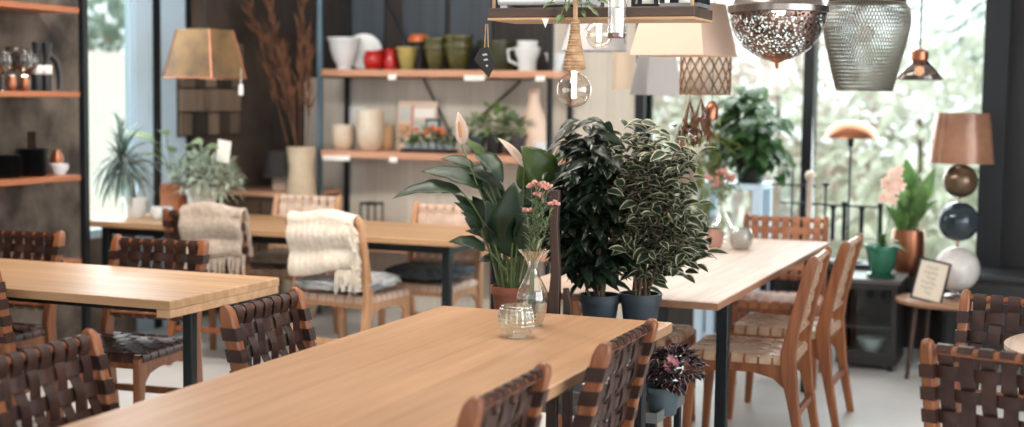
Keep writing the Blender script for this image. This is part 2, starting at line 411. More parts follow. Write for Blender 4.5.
# ------------------------------------------------------------------ chairs
BK = [(-.275, 0), (-.235, .2), (-.205, .38), (-.2, .46), (-.225, .6), (-.262, .75), (-.292, .862)]
def byz(z):
    for (ya, za), (yb, zb) in zip(BK, BK[1:]):
        if za <= z <= zb: return ya+(yb-ya)*(z-za)/(zb-za)
    return BK[-1][0]
def make_chair(wm, lm, label, loc, rz, group, wraps=True):
    t = thing('woven_chair', label, 'chair', loc, rz, group)
    for sx in (-1, 1):
        a = MB(); x = sx*.215; rs = []
        for z, wy in ((0, .032), (.12, .038), (.25, .046), (.38, .066), (.46, .062), (.56, .05), (.7, .047), (.8, .047), (.83, .046), (.848, .041), (.86, .028), (.866, .01)):
            y = byz(min(z, .86)); q_ = .017 if z < .84 else .017*(.9 if z < .85 else .75 if z < .863 else .4); rs.append([(x-q_, y-wy/2, z), (x+q_, y-wy/2, z), (x+q_, y+wy/2, z), (x-q_, y+wy/2, z)])
        a.rings(rs); a.build('leg', lm, t, bev=.007)
        a = MB(); x = sx*.205; rs = []
        for z, wy, yy in ((0, .03, .225), (.2, .038, .215), (.34, .052, .208), (.43, .06, .205)):
            rs.append([(x-.016, yy-wy/2, z), (x+.016, yy-wy/2, z), (x+.016, yy+wy/2, z), (x-.016, yy+wy/2, z)])
        a.rings(rs); a.build('leg', lm, t, bev=.006)
        a = MB(); top = [(-.2, .438), (.2, .438)]; bot = [(.19, .32), (.15, .358), (.08, .372), (-.06, .372), (-.14, .352), (-.19, .31)]
        a.prism([(y, z) for y, z in top+bot], 0, sx*.208-.012, sx*.208+.012); a.build('side_rail', lm, t, bev=.003)
    MB().box(-.2, .2, .2, .224, .385, .438).build('front_rail', lm, t, bev=.003)
    MB().box(-.2, .2, -.212, -.188, .385, .438).build('rear_rail', lm, t, bev=.003)
    MB().tube([(-.21, byz(.838), .838), (.21, byz(.838), .838)], .013, 10).build('top_rail', lm, t)
    MB().tube([(-.21, byz(.53), .53), (.21, byz(.53), .53)], .013, 10).build('lower_back_rail', lm, t)
    MB().box(-.21, .21, byz(.2)-.01, byz(.2)+.01, .185, .215).build('stretcher', lm, t, bev=.003)
    # woven back
    zs = [.778, .714, .65, .586]; hw = .038; xs = [-.168+.056*i for i in range(7)]; vw = .04
    a = MB(); nrm = V((0, -.95, -.3))
    for r, z in enumerate(zs):
        y = byz(z); pts = []
        for k in range(29):
            x = -.2+.4*k/28; ph = (x+.168)/.056
            pts.append(V((x, y, z))+nrm*(.0055*cos(pi*(ph+r))))
        a.sweep(pts, (0, -.22, 1), hw, .003)
        for sx in (-1, 1) if wraps else ():
            x = sx*.215; q = [(x-.02, .026), (x+.02, .026), (x+.02, -.026), (x-.02, -.026)]
            rs = []
            for dz in (-hw/2, hw/2):
                yy = byz(z+dz); rs.append([(px, yy+py, z+dz) for px, py in q])
            a.rings(rs)
    for c, x in enumerate(xs):
        pts = [V((x, byz(.53)+.017, .533)), V((x, byz(.53), .514)), V((x, byz(.53)-.015, .53))]
        for k in range(23):
            z = .545+(.825-.545)*k/22
            ph = (.778-z)/.064
            pts.append(V((x, byz(z), z))+nrm*(-.0055*cos(pi*(ph+c))))
        yt = byz(.838)
        pts += [V((x, yt-.016, .838)), V((x, yt-.008, .853)), V((x, yt+.006, .854)), V((x, yt+.016, .842)), V((x, yt+.018, .825)), V((x, yt+.012, .80))]
        a.sweep(pts, (1, 0, 0), vw, .003)
    a.build('backrest', wm, t, sharp=50)
    # woven seat
    a = MB(); ys = [-.165+.058*i for i in range(7)]
    for r, y in enumerate(ys):
        pts = [V((-.223, y, .411)), V((-.223, y, .43)), V((-.212, y, .445))]
        for k in range(27):
            x = -.2+.4*k/26; ph = (x+.168)/.056; d = -.012*(1-(x/.2)**2)
            pts.append(V((x, y, .447+d+.0045*cos(pi*(ph+r)))))
        pts += [V((.212, y, .445)), V((.223, y, .43)), V((.223, y, .411))]
        a.sweep(pts, (0, 1, 0), .048, .003)
    for c, x in enumerate(xs):
        pts = [V((x, -.219, .411)), V((x, -.219, .435)), V((x, -.21, .446))]
        for k in range(27):
            y = -.195+.4*k/26; ph = (y+.165)/.058; d = -.012*(1-(x/.2)**2)
            pts.append(V((x, y, .447+d-.0045*cos(pi*(ph+c)))))
        pts += [V((x, .222, .446)), V((x, .231, .435)), V((x, .231, .411))]
        a.sweep(pts, (1, 0, 0), .046, .003)
    a.build('seat', wm, t, sharp=50)
    return t
G1, G2, G3 = 'dark leather chairs', 'tan woven chairs at the pale table', 'pale woven chairs at the back table'
def cpos(tx, ty, rz):       # chair origin from where the middle of its top rail is
    return (tx+.29*-sin(rz), ty+.29*cos(rz), 0)
R = radians
first = {}
def chair(kind, tx, ty, deg, label):
    rz = R(deg); p = cpos(tx, ty, rz)
    if kind not in first:
        wm, lm, g = {'d': (leather, teak, G1), 't': (leather_tan, teak, G2), 'p': (leather_pale, teak_pale, G3), 'c': (leather_caramel, teak, G2)}[kind]
        first[kind] = (make_chair(wm, lm, label, p, rz, g, kind == 'd'), g); return first[kind][0]
    return dup(first[kind][0], p, rz, label, first[kind][1])
chair('d', -2.36, 3.83, -88, 'dark leather chair on the left side of the foreground table, nearer the vase end')
chair('d', -2.42, 2.87, -86, 'shadowed dark leather chair at the lower left corner, close beside the foreground table')
chair('d', -1.13, 3.72, 90, 'dark leather chair on the right side of the foreground table, nearer the pink-edged plant')
chair('d', -1.17, 2.95, 91, 'nearest dark leather chair on the right of the foreground table, cut by the bottom edge')
chair('d', -3.71, 5.19, 184, 'dark leather chair behind the left table with both back posts in view')
chair('d', -4.46, 5.18, 182, 'dark leather chair behind the left table, cut by the left edge, before the crockery shelf')
chair('d', -3.86, 4.08, 0, 'dark chair on the near side of the left table, only one back post showing')
chair('d', -.155, 3.88, -15, 'dark leather chair at the lower right corner seen from behind')
chair('d', -.13, 5.0, 172, 'dark leather chair beyond the round table at the right edge, facing the camera')
chair('t', -1.0, 6.02, 92, 'tan woven chair on the right of the pale table, nearest its front corner')
chair('t', -.97, 6.72, 90, 'tan woven chair on the right of the pale table, second from its front corner')
chair('c', -1.5, 7.86, 186, 'tan woven chair at the window end of the pale table facing the camera')
chair('t', -2.15, 6.2, -90, 'tan woven chair at the left side of the pale table, hidden by bushy plants')
DN1 = chair('d', -4.38, 6.5, 6, 'brown chair draped with a fringed oatmeal fleece at the back left table')
DN2 = chair('p', -3.62, 6.47, -4, 'pale wooden chair draped with a cream knitted throw in front of the back table')
DF2 = chair('p', -3.42, 7.62, 182, 'pale woven chair behind the back table, left of the peace lily, with blue-grey seat fleece')
DF1 = chair('p', -4.5, 7.85, 182, 'pale woven chair behind the back table, right behind the cream knitted throw')
# ------------------------------------------------------------------ small builders
def sc(prof, w, h, t=.0): return [(max(r*w/2, 1e-4), z*h) for r, z in prof]
P_POT = [(0, 0), (.7, 0), (.72, .02), (.9, .78), (.9, .8), (1, .8), (1, 1), (.92, 1), (.9, .85), (0, .85)]
P_BOWL = [(0, 0), (.42, 0), (.45, .06), (.4, .1), (.62, .3), (.82, .6), (.9, .85), (1, .92), (1, 1), (.93, 1), (.85, .8), (.6, .35), (0, .2)]
P_PLANTER = [(0, 0), (.62, 0), (.64, .04), (.56, .1), (.6, .2), (.82, .62), (.88, .64), (.88, .7), (.84, .72), (.88, .86), (1, .88), (1, 1), (.9, 1), (.8, .7), (0, .6)]
P_CYL = [(0, 0), (.6, 0), (.78, .06), (.95, .25), (1, .5), (1, 1), (.93, 1), (.92, .5), (.7, .12), (0, .1)]
P_GLOBE = [(0, 0), (.5, 0), (.75, .08), (.95, .3), (1, .5), (.96, .7), (.82, .9), (.74, 1), (.7, .98), (.78, .88), (.92, .68), (.95, .5), (.9, .3), (.6, .1), (0, .08)]
def lathed(name, label, cat, prof, w, h, mt, loc, group=None, n=32, rz=0, wav=None):
    o = MB().lathe(sc(prof, w, h), n, wav=wav).build(name, mt, loc=loc, sharp=35); o.rotation_euler.z = rz
    return tag(o, label, cat, group)
def at_shelf(u0_, u1_, v0, v1, Y, z):
    c, w, h = span(u0_, u1_, v0, v1, Y); return V((c.x, Y, z)), w, h
def atX(u, v, X, z): p = onX(u, v, X); return V((X, p.y, z)), (p-CAM).dot(fw)/FPX
def potted(name, label, cat, loc, w, h, potm, group=None, soil=True, n=32):
    t = thing(name, label, cat, loc, 0, group)
    p = MB().lathe(sc(P_POT, w, h), n).build('pot', potm, t, sharp=35)
    if soil: MB().lathe([(1e-4, h*.87), (w*.44, h*.86)], 20).build('soil', soil_m, t)
    return t
def bush_leaves(mb, centre, rad, count, L, w, droop=.1, down=.5, inner=.35, fold=.2, n=4):
    cx, cy, cz = centre
    for _ in range(count):
        while True:
            d = V((rnd(-1, 1), rnd(-1, 1), rnd(-1, 1)))
            if inner < d.length < 1: break
        p = V((cx+d.x*rad[0], cy+d.y*rad[1], cz+d.z*rad[2])); o = V((d.x, d.y, d.z*.4)).normalized()
        ax = (o + V((rnd(-.6, .6), rnd(-.6, .6), rnd(-.5, .5)-down))).normalized(); l = L*rnd(.65, 1.15)
        mb.leaf(p, p+ax*l, w*rnd(.8, 1.15), V((rnd(-.3, .3), rnd(-.3, .3), 1)), droop, fold, n)
def cordup(t, x0, y0, z0, z1, mt=None, r=.004): return MB().tube([(x0, y0, z0), (x0, y0, z1)], r, 6).build('cord', mt or steel, t)

# ------------------------------------------------------------------ crockery shelf on the left wall
SX = -5.1; ZS = [1.94, 1.485, 1.03, .565]
t = thing('wall_shelf', 'dark steel wall shelving with orange wooden boards holding crockery at the left edge', 'shelf', (SX, 6.42, 0))
for z in ZS: MB().box(-.29, .0, -3.2, -.01, z-.03, z).build('shelf_board', shelfwood, t, bev=.003)
for dx, dy in ((0, .02), (0, -3.2), (-.27, -3.2)):
    MB().box(dx-.018, dx+.018, dy-.02, dy+.02, 0, ZC).build('post', steel, t, bev=.003)
X2 = SX-.13; zs = ZS[1]
P_WINE = [(0, 0), (.8, 0), (.75, .02), (.12, .05), (.1, .42), (.3, .48), (.85, .62), (1, .75), (.9, .92), (.82, 1), (.8, 1), (.97, .75), (.8, .63), (0, .5)]
for i, (u, h) in enumerate(((3, .2), (14, .23), (23, .21), (29, .2))):
    p, s = atX(u, 90, X2 if i % 2 else X2+.07, zs)
    lathed('wine_glass', ['small stemmed glass at the left edge of the bottle shelf', 'tallest stemmed glass on the bottle shelf', 'stemmed glass third from the left on the bottle shelf', 'stemmed glass beside the black bottles'][i], 'glass', P_WINE, .1, h, smoke_glass, p, 'stemmed glasses on the shelf')
for i, (u, z) in enumerate(((12, .13), (25, .14))):
    p, s = atX(u, 90, X2+.1, zs)
    t = thing('tealight_holder', ['copper tealight holder among the stemmed glasses, left one', 'copper tealight holder among the stemmed glasses, right one'][i], 'candle holder', p, 0, 'copper tealight holders')
    MB().lathe(sc(P_GLOBE, .052, .075), 20).build('cup', copper, t); MB().lathe([(.014, .066), (.014, .082), (1e-4, .082)], 12).build('candle', warm_bulb if i else paper, t)
for i, u in enumerate((37.5, 47)):
    p, s = atX(u, 90, X2, zs)
    t = thing('bottle', ['matte black bottle with white label, beside the stemmed glasses', 'matte black bottle with white label, nearest the shelf post'][i], 'bottle', p, 0, 'black labelled bottles')
    MB().lathe([(1e-4, 0), (.027, 0), (.028, .01), (.028, .12), (.023, .15), (.015, .165), (.015, .17), (.019, .2), (.027, .255), (.027, .262), (1e-4, .262)], 20).build('body', black_cer, t)
    MB().lathe([(.0285, .0), (.0285, .05)], 16).build('label', paper, t, solid=.001).location.z = .09
p, s = atX(54, 90, X2-.03, zs)
t = MB(); t.tube([(0, -.05, .2), (0, -.02, .19), (0, .02, .16), (0, .04, .11), (0, .045, .05), (0, .04, .008)], [.012, .014, .015, .014, .012, .008], 10)
tag(t.build('drinking_horn', black_cer, loc=p), 'curved black horn leaning beside the labelled bottles', 'ornament')
zs = ZS[2]
for i, (u, n, w) in enumerate(((7, 8, .17), (32, 10, .185))):
    p, s = atX(u, 174, X2, zs)
    for k in range(n):
        o = MB().lathe([(1e-4, 0), (w*.3, 0), (w*.32, .004), (w*.47, .014), (w*.5, .017), (w*.47, .018), (w*.3, .009), (1e-4, .008)], 28).build('plate', black_cer, loc=(p.x, p.y, zs+.0145*k))
        tag(o, ('black plate in the left stack on the crockery shelf' if i == 0 else 'black plate in the stack next to the white cup'), 'plate', 'plates stacked left' if i == 0 else 'plates stacked by the cup')
    if i == 1:
        o = MB().box(-.03, .03, -.03, .03, 0, .09).build('wooden_box', darkwood, loc=(p.x, p.y+.03, zs+.0145*n+.004), bev=.003); tag(o, 'small dark wooden box standing on the black plates', 'box')
p, s = atX(59, 172, X2+.03, zs)
t = thing('cup', 'white cup with a round handle at the end of the crockery shelf', 'cup', p)
MB().lathe([(1e-4, 0), (.03, 0), (.032, .005), (.045, .03), (.052, .06), (.049, .06), (.04, .03), (1e-4, .012)], 24).build('body', white_cer, t)
MB().tube([(0, .045, .052), (0, .068, .052), (0, .077, .038), (0, .064, .022), (0, .042, .018)], .005, 8).build('handle', white_cer, t)
p, s = atX(57, 170, X2-.08, zs)
lathed('copper_jar', 'shiny copper jar behind the white cup on the crockery shelf', 'jar', [(0, 0), (.7, 0), (1, .3), (1, .7), (.6, .9), (.6, 1), (.5, 1), (0, .8)], .07, .13, copper, p)

# ------------------------------------------------------------------ shelving unit at the back
YS = 8.46
pL = onY(320, 100, YS).x; pR = onY(550, 100, YS).x
zU = onY(430, 70, YS).z; zL = onY(420, 153, YS).z; zB = .5
t = thing('shelving_unit', 'tall steel shelving with three wooden boards against the back wall', 'shelf', ((pL+pR)/2, YS, 0))
hw = (pR-pL)/2
for dx in (-hw, hw):
    for dy in (0, .38): MB().box(dx-.016, dx+.016, dy-.016, dy+.016, 0, ZC-.02).build('post', steel_blue if dx < 0 and dy == 0 else steel, t, bev=.003)
for z in (zU, zL, zB): MB().box(-hw+.02, hw+.03, -.02, .39, z-.045, z).build('shelf_board', shelfwood_x, t, bev=.003)
MB().tube([(-hw+.25, .385, zU+.55), (-hw+.8, .385, zL+.1)], .008, 6).build('brace', steel, t)
MB().tube([(hw-.35, .385, zU-.06), (hw-.85, .385, zL+.05)], .008, 6).build('brace', steel, t)
# shelf-edge price tags: folded white cards
for i, (u, v, wpx, z, lab) in enumerate(((392, 79, 9, zU, 'small white price tag under the red jug on the upper shelf edge'), (474, 79, 22, zU, 'wide white price tag under the stacked green pots'), (540, 79, 10, zU, 'white price tag at the right end of the upper shelf edge'), (336, 162, 32, zL, 'long white label holder at the left end of the lower shelf edge'), (393, 164, 9, zL, 'small white price tag on the lower shelf edge below the tall beakers'))):
    c = onY(u, v, YS-.03); w_ = wpx*9.2/FPX
    o = MB().box(-w_/2, w_/2, -.004, .004, -.022, .014).build('price_tag', paper, loc=(c.x, YS-.026, z-.045), bev=.002); o.rotation_euler.x = -.2
    tag(o, lab, 'tag')
Y1 = YS+.14
# upper shelf pots
p, w_, h_ = at_shelf(327, 361, 41, 70, Y1, zU); lathed('mixing_bowl', 'white footed ribbed bowl at the left end of the upper shelf', 'bowl', P_BOWL, w_, h_+.02, white_cer, p, wav=lambda a, z: 1+.015*cos(a*24))
p, w_, h_ = at_shelf(344, 376, 38, 70, Y1+.13, zU)
o = lathed('serving_plate', 'white plate leaning behind the ribbed white bowl', 'plate', [(0, 0), (.55, 0), (.6, .3), (1, .9), (1, 1), (.9, .9), (0, .3)], w_*1.15, .03, white_cer, (p.x+.03, p.y, zU+.12)); o.rotation_euler = (R(72), 0, R(20))
p, w_, h_ = at_shelf(363, 384, 51, 70, Y1, zU)
t = thing('teapot', 'small round red pot beside the white bowl', 'pot', p)
MB().lathe(sc(P_GLOBE, w_, h_), 28).build('body', red_cer, t); MB().ball((0, 0, h_+.004), .014, 8).build('knob', white_cer, t)
p, w_, h_ = at_shelf(382, 399, 49, 70, Y1+.03, zU)
t = thing('jug', 'red jug with a loop handle beside the yellow-green planter', 'jug', p)
MB().lathe(sc([(0, 0), (.75, 0), (.9, .2), (.8, .55), (.62, .8), (.75, 1), (.68, 1), (.5, .8), (0, .3)], w_, h_), 24).build('body', red_cer, t)
MB().tube([(-w_*.3, 0, h_*.9), (-w_*.75, 0, h_*.95), (-w_*.85, 0, h_*.6), (-w_*.4, 0, h_*.25)], .008, 8).build('handle', red_cer, t)
p, w_, h_ = at_shelf(396, 418, 47, 70, Y1, zU); lathed('planter', 'yellow-green ribbed planter on the upper shelf', 'pot', P_PLANTER, w_, h_, lime_cer, p)
for i, (a, b, c) in enumerate(((423, 448, 46), (443, 473, 44))):
    p, w_, h_ = at_shelf(a, b, c, 70, Y1, zU); g = 'olive planters in two stacks'
    n1, n2 = ('left', 'narrower') if i == 0 else ('right', 'wider')
    lathed('planter', 'lower olive glazed planter of the %s stack on the upper shelf' % n2, 'pot', P_PLANTER, w_, h_, green_cer, p, g)
    lathed('planter', 'upper olive glazed planter nested in the %s stack on the upper shelf' % n2, 'pot', P_PLANTER, w_*1.02, h_*.95, green_cer, p+V((0, 0, h_*.4)), g)
p, w_, h_ = at_shelf(408, 424, 60, 70, Y1+.13, zU)
lathed('storage_jar', 'dark jar with an orange lid behind the olive planters', 'jar', [(0, 0), (.9, 0), (1, .1), (1, .9), (.8, 1), (0, 1)], w_*1.3, .19, black_cer, (p.x+.02, p.y, zU))
MB_l = lathed('jar_lid', 'orange lid resting on the dark jar behind the planters', 'lid', [(0, 0), (1, 0), (1, .5), (.8, 1), (0, 1)], w_*1.3, .05, plain('orange_glaze', (204, 104, 52), .3), (p.x+.02, p.y, zU+.191))
p, w_, h_ = at_shelf(477, 517, 40, 70, Y1+.08, zU); lathed('cachepot', 'broad dark green cachepot behind the hanging slate tag', 'pot', [(0, 0), (.8, 0), (.84, .05), (.95, .9), (1, .92), (1, 1), (.9, 1), (.8, .2), (0, .15)], w_, h_, plain('dark_green_glaze', (56, 58, 36), .3), p)
p, w_, h_ = at_shelf(514, 540, 40, 70, Y1, zU)
t = thing('jug', 'white ribbed pitcher with a handle near the right end of the upper shelf', 'jug', p)
MB().lathe(sc([(0, 0), (.7, 0), (.68, .1), (.72, .35), (.95, .6), (1, .78), (.8, .82), (.74, .86), (.8, 1), (.72, 1), (.65, .85), (0, .3)], w_, h_), 28, wav=lambda a, z: 1+.02*cos(a*14)).build('body', white_cer, t)
MB().tube([(-w_*.45, 0, h_*.75), (-w_*.8, 0, h_*.7), (-w_*.75, 0, h_*.35), (-w_*.35, 0, h_*.2)], .009, 8).build('handle', white_cer, t)
p, w_, h_ = at_shelf(545, 566, 52, 70, Y1, zU); p.x = min(p.x, pR-.02); lathed('planter', 'small white planter at the right end of the upper shelf by the post', 'pot', P_PLANTER, w_, h_, white_cer, p)
# lower shelf
p, w_, h_ = at_shelf(331, 354, 128, 153, Y1, zL); lathed('beaker', 'short rounded cream beaker at the left end of the lower shelf', 'pot', P_CYL, w_, h_, cream_cer, p)
p, w_, h_ = at_shelf(349, 365, 111, 153, Y1+.15, zL); lathed('beaker', 'tall narrow white beaker standing behind the cream ones', 'pot', P_CYL, w_, h_, white_cer, p)
p, w_, h_ = at_shelf(356, 384, 112, 153, Y1, zL); lathed('beaker', 'tall cream beaker, the largest on the lower shelf', 'pot', P_CYL, w_, h_, cream_cer, p)
p, w_, h_ = at_shelf(377, 393, 128, 153, Y1+.13, zL); lathed('beaker', 'tan beaker half hidden behind the largest cream one', 'pot', P_CYL, w_, h_, plain('tan_ceramic', (206, 170, 128), .4), p)
p, w_, h_ = at_shelf(394, 437, 103, 153, Y1+.19, zL)
t = thing('print_board', 'pale pinkish printed board leaning behind the orange flowers', 'picture', p); t.rotation_euler.x = R(-6)
MB().box(-w_/2, w_/2, -.006, .006, 0, h_).build('board', plain('pale_board', (224, 204, 186), .6), t, bev=.002)
for (a, b, c, d, col) in ((.42, .95, .66, .84, (244, 240, 234)), (.06, .34, .6, .86, (196, 204, 196)), (.05, .36, .28, .52, (214, 170, 140)), (.42, .7, .3, .6, (190, 196, 190)), (.36, .41, .1, .9, (206, 140, 122))):
    MB().box(-w_/2+a*w_, -w_/2+b*w_, -.009, -.0062, c*h_, d*h_).build('printed_patch', plain('print_%d' % col[1], col, .6), t)
p, w_, h_ = at_shelf(425, 441, 118, 130, Y1+.12, zL+.13)
t = thing('small_sign', 'small black framed sign above the orange flowers', 'sign', (p.x, p.y, zL))
MB().box(-w_/2, w_/2, -.006, .006, .14, .14+h_).build('frame', steel, t); MB().box(-w_/2+.014, w_/2-.014, -.008, -.0062, .155, .125+h_).build('face', plain('sign_face', (170, 186, 186), .5), t)
MB().tube([(0, 0, 0), (0, 0, .15)], .005, 6).build('stake', steel, t); MB().box(-.03, .03, -.03, .03, 0, .008).build('foot', steel, t)
p, w_, h_ = at_shelf(402, 456, 143, 153, Y1-.04, zL)
t = thing('flower_tray', 'dark tray of small plants with orange flowers on the lower shelf', 'plant', p)
MB().box(-w_/2, w_/2, -.07, .07, 0, .025).build('tray', black_cer, t, bev=.004)
a = MB()
for k in range(6): a.lathe([(1e-4, .026), (.024, .026), (.03, .07), (.026, .07), (1e-4, .06)], 14, (-w_/2+.03+k*(w_-.06)/5, 0, 0))
a.build('pots', plain('grey_small_pots', (150, 158, 160), .4), t)
a = MB()
for k in range(6): bush_leaves(a, (-w_/2+.03+k*(w_-.06)/5, 0, .1), (.05, .05, .04), 26, .05, .025)
a.build('foliage', mid_leaf, t)
a = MB()
for k, q in ((1, .15), (2, .13), (3, .17), (3.4, .15), (4, .155), (4.3, .13), (2.4, .14)): a.ball((-w_/2+.03+k*(w_-.06)/5, rnd(-.03, .01), q), .022, 6, .6)
a.build('flowers', orange_fl, t)
for i, (a_, b_, lm_, lab) in enumerate(((467, 487, leafmat('pale_rosette', (190, 200, 170), (160, 178, 140)), 'silvery potted plant, left of the succulents on the lower shelf'), (484, 505, leafmat('bright_rosette', (136, 164, 96), (104, 138, 76)), 'green rosette succulent in a dark pot on the lower shelf'), (503, 528, pale_leaf, 'pale green potted plant beside the pink bottle'))):
    p, w_, h_ = at_shelf(a_, b_, 133, 154, Y1, zL)
    t = potted('potted_succulent', lab, 'plant', p, w_*.95, h_, [pot_slate, black_cer, plain('dark_purple_pot', (60, 50, 56), .4)][i], 'succulents on the lower shelf', n=24)
    a = MB(); bush_leaves(a, (0, 0, h_+.04+.03*(i == 1)), (w_*.6, w_*.5, .07+.04*(i == 1)), 70, .075, .04, .1, -.1); a.build('foliage', lm_, t)
p, w_, h_ = at_shelf(518, 549, 88, 154, Y1+.1, zL); lathed('bottle_vase', 'blush pink flask vase at the right end of the lower shelf', 'vase', [(0, 0), (.85, 0), (.97, .06), (1, .2), (.92, .4), (.7, .58), (.46, .72), (.36, .82), (.38, .96), (.3, 1), (.28, .84), (0, .7)], w_, h_, plain('blush_glaze', (226, 200, 180), .4), p)
p, w_, h_ = at_shelf(533, 547, 140, 154, Y1-.05, zL); lathed('beaker', 'small white tumbler in front of the pink flask vase', 'pot', P_CYL, w_, h_, white_cer, p)
p, w_, h_ = at_shelf(364, 379, 193, 232, YS+.15, zB)
t = thing('lantern', 'small black open-framed lantern on the lowest shelf board', 'lantern', p); q = .055
for sx in (-1, 1):
    for sy in (-1, 1): MB().box(sx*q-.005, sx*q+.005, sy*q-.005, sy*q+.005, 0, h_).build('upright', steel, t)
MB().box(-q, q, -q, q, h_-.015, h_).build('top', steel, t); MB().box(-q, q, -q, q, 0, .012).build('base', steel, t); MB().lathe([(.025, .012), (.025, .12), (1e-4, .12)], 14).build('candle', paper, t)

# ------------------------------------------------------------------ left corner: lamps, plants, grasses
# bronze square shade hanging over the end of the back table
cL = onY(205, 78, 7.3); dep = (cL-CAM).dot(fw)/FPX
t = thing('pendant_lamp', 'bronze satin square lampshade with a pull cord hanging at the left by the window', 'lamp', (cL.x, cL.y, cL.z))
a = 58*dep; hh = 48*dep; rot = Matrix.Rotation(YAW+R(-24), 3, 'Z')
def frustum(mb, wb, wt, h, rot, z0=0, th=.004):
    for q in (0, th):
        pass
    rs = [[rot @ V((sx*w/2, sy*w/2, z)) for sx, sy in ((-1, -1), (1, -1), (1, 1), (-1, 1))] for w, z in ((wb-2*th, z0+.002), (wb, z0), (wt, z0+h), (wt-2*th, z0+h-.002), (wb-2*th, z0+.002))]
    return mb.rings(rs, caps=False)
frustum(MB(), a, a*.68, hh, rot).build('shade', gold_fab, t, smooth=False)
e = MB()
for k, (sx, sy) in enumerate(((-1, -1), (1, -1), (1, 1), (-1, 1))):
    e.tube([rot @ V((sx*a/2, sy*a/2, 0)), rot @ V((sx*a*.34, sy*a*.34, hh))], .004, 6); s2 = ((-1, -1), (1, -1), (1, 1), (-1, 1))[(k+1) % 4]
    e.tube([rot @ V((sx*a/2, sy*a/2, 0)), rot @ V((s2[0]*a/2, s2[1]*a/2, 0))], .004, 6)
e.build('piping', copper, t)
MB().tube([rot @ V((-a*.33, a*.33, hh-.004)), rot @ V((a*.33, -a*.33, hh-.004))], .003, 6).build('spider_bar', steel, t)
MB().tube([(0, 0, hh*.5), (0, 0, hh-.004)], .018, 10).build('lamp_holder', steel, t); cordup(t, 0, 0, hh-.01, ZC-cL.z)
q = onY(241, 80, 7.3)-cL
pc = MB().tube([(q.x, q.y, .06), (q.x, q.y, -.03)], .002, 6).build('pull_cord', paper, t); MB().lathe([(1e-4, -.1), (.014, -.098), (.013, -.04), (1e-4, -.03)], 10, (q.x, q.y, 0)).build('tassel', paper, pc)
# wooden block art on the panelled wall
t = thing('block_wall_art', 'panel of raised dark wooden blocks on the back left wall', 'wall art', (XL, 8.02, 1.3))
MB().box(0, .015, -.3, .42, -.1, .54).build('backing', darkwood, t); q = [wood('block_%d' % i, c, tuple(int(x*.75) for x in c), 2, .6) for i, c in enumerate(((122, 104, 88), (78, 66, 56), (146, 126, 108), (56, 48, 42)))]
for i in range(5):
    for j in range(4):
        d = .02+.03*((i*7+j*5) % 4)/3
        MB().box(.0152, .015+d, -.29+.14*i, -.16+.14*i, -.09+.155*j, .055+.155*j).build('block', q[(i*3+j*2+i*j) % 4], t, bev=.003)
ZT = .75
# dracaena
c = onz(121, 224, ZT); c.z = ZT
dx_ = max(onY(123, 200, 7.0).x, -5.18)
t = potted('dracaena', 'spiky dracaena in front of the left window on the back table', 'plant', (dx_, 7.0, ZT), .15, .12, white_cer)
crown = onY(122, 160, 7.0)-V((dx_, 7.0, ZT))
MB().tube([(0, 0, .1), tuple(crown*.5+V((.01, 0, .05))), tuple(crown)], .011, 8).build('cane', bark, t)
a = MB()
for k in range(110):
    th = rnd(0, 2*pi); el = rnd(-1.0, 1.4); L = rnd(.2, .34)
    d = V((cos(th)*cos(el), sin(th)*cos(el)*.8, sin(el))); b0 = crown+V((0, 0, rnd(-.07, .04)))
    if dx_+b0.x+d.x*L < XL+.04: d.x = (XL+.04-dx_-b0.x)/L
    a.leaf(b0, b0+d*L+V((0, 0, -.05 if el < .6 else 0)), .03, (0, 0, 1), .14, .2, 7)
a.build('foliage', dra_leaf, t)
# wooden planter box with a broad leaved plant
p, w_, h_ = span(160, 182, 181, 207, 7.2)
t = thing('planter_box', 'square wooden planter box with a broad-leaved green plant on the back table', 'plant', (p.x, 7.25, ZT))
MB().box(-w_/2, w_/2, -w_/2, w_/2, 0, .19).build('box', shelfwood, t, bev=.004); MB().box(-w_/2+.01, w_/2-.01, -w_/2+.01, w_/2-.01, .19, .193).build('soil', soil_m, t)
a = MB(); s_ = MB()
for (u, v, l) in ((150, 140, .16), (190, 146, .17), (172, 152, .13), (205, 150, .14), (158, 158, .12), (182, 163, .1), (166, 135, .12)):
    q = onY(u, v, 7.2+rnd(-.1, .05))-V((p.x, 7.25, ZT)); s0 = V((rnd(-.03, .03), rnd(-.03, .03), .19)); d = (q-s0); d.z *= .1; d.normalize()
    s_.tube([s0, (s0+q)/2+V((0, 0, .03)), q], .004, 6); a.leaf(q-d*l*.2, q+d*l, l*.6, (rnd(-.2, .2), -.5, 1), .1, .12, 7)
s_.build('stems', stem_m, t); a.build('foliage', pale_leaf, t)
# silver plant in a white pot with a plant label
p, w_, h_ = span(187, 217, 183, 212, 7.25)
t = potted('silver_bush', 'silvery grey bushy plant in a white pot above the oatmeal fleece', 'plant', (p.x, 7.25, ZT), .2, .17, white_cer)
a = MB(); bush_leaves(a, (.02, 0, .25), (.2, .15, .13), 520, .08, .02, .1, .1, .2, n=3); bush_leaves(a, (.16, -.02, .2), (.12, .1, .13), 120, .07, .018, .1, .4, .2, n=3); a.build('foliage', grey_leaf, t)
q = onY(219, 150, 7.2)
t = thing('plant_label', 'white card label on a stick in the silvery plant', 'label', (q.x, 7.2, ZT+.17))
z0 = q.z-ZT-.17
MB().box(-.045, .045, -.002, .002, z0-.07, z0+.06).build('card', paper, t).rotation_euler.y = R(8); MB().tube([(0, .004, 0), (0, .004, z0+.02)], .003, 6).build('stick', shelfwood, t)
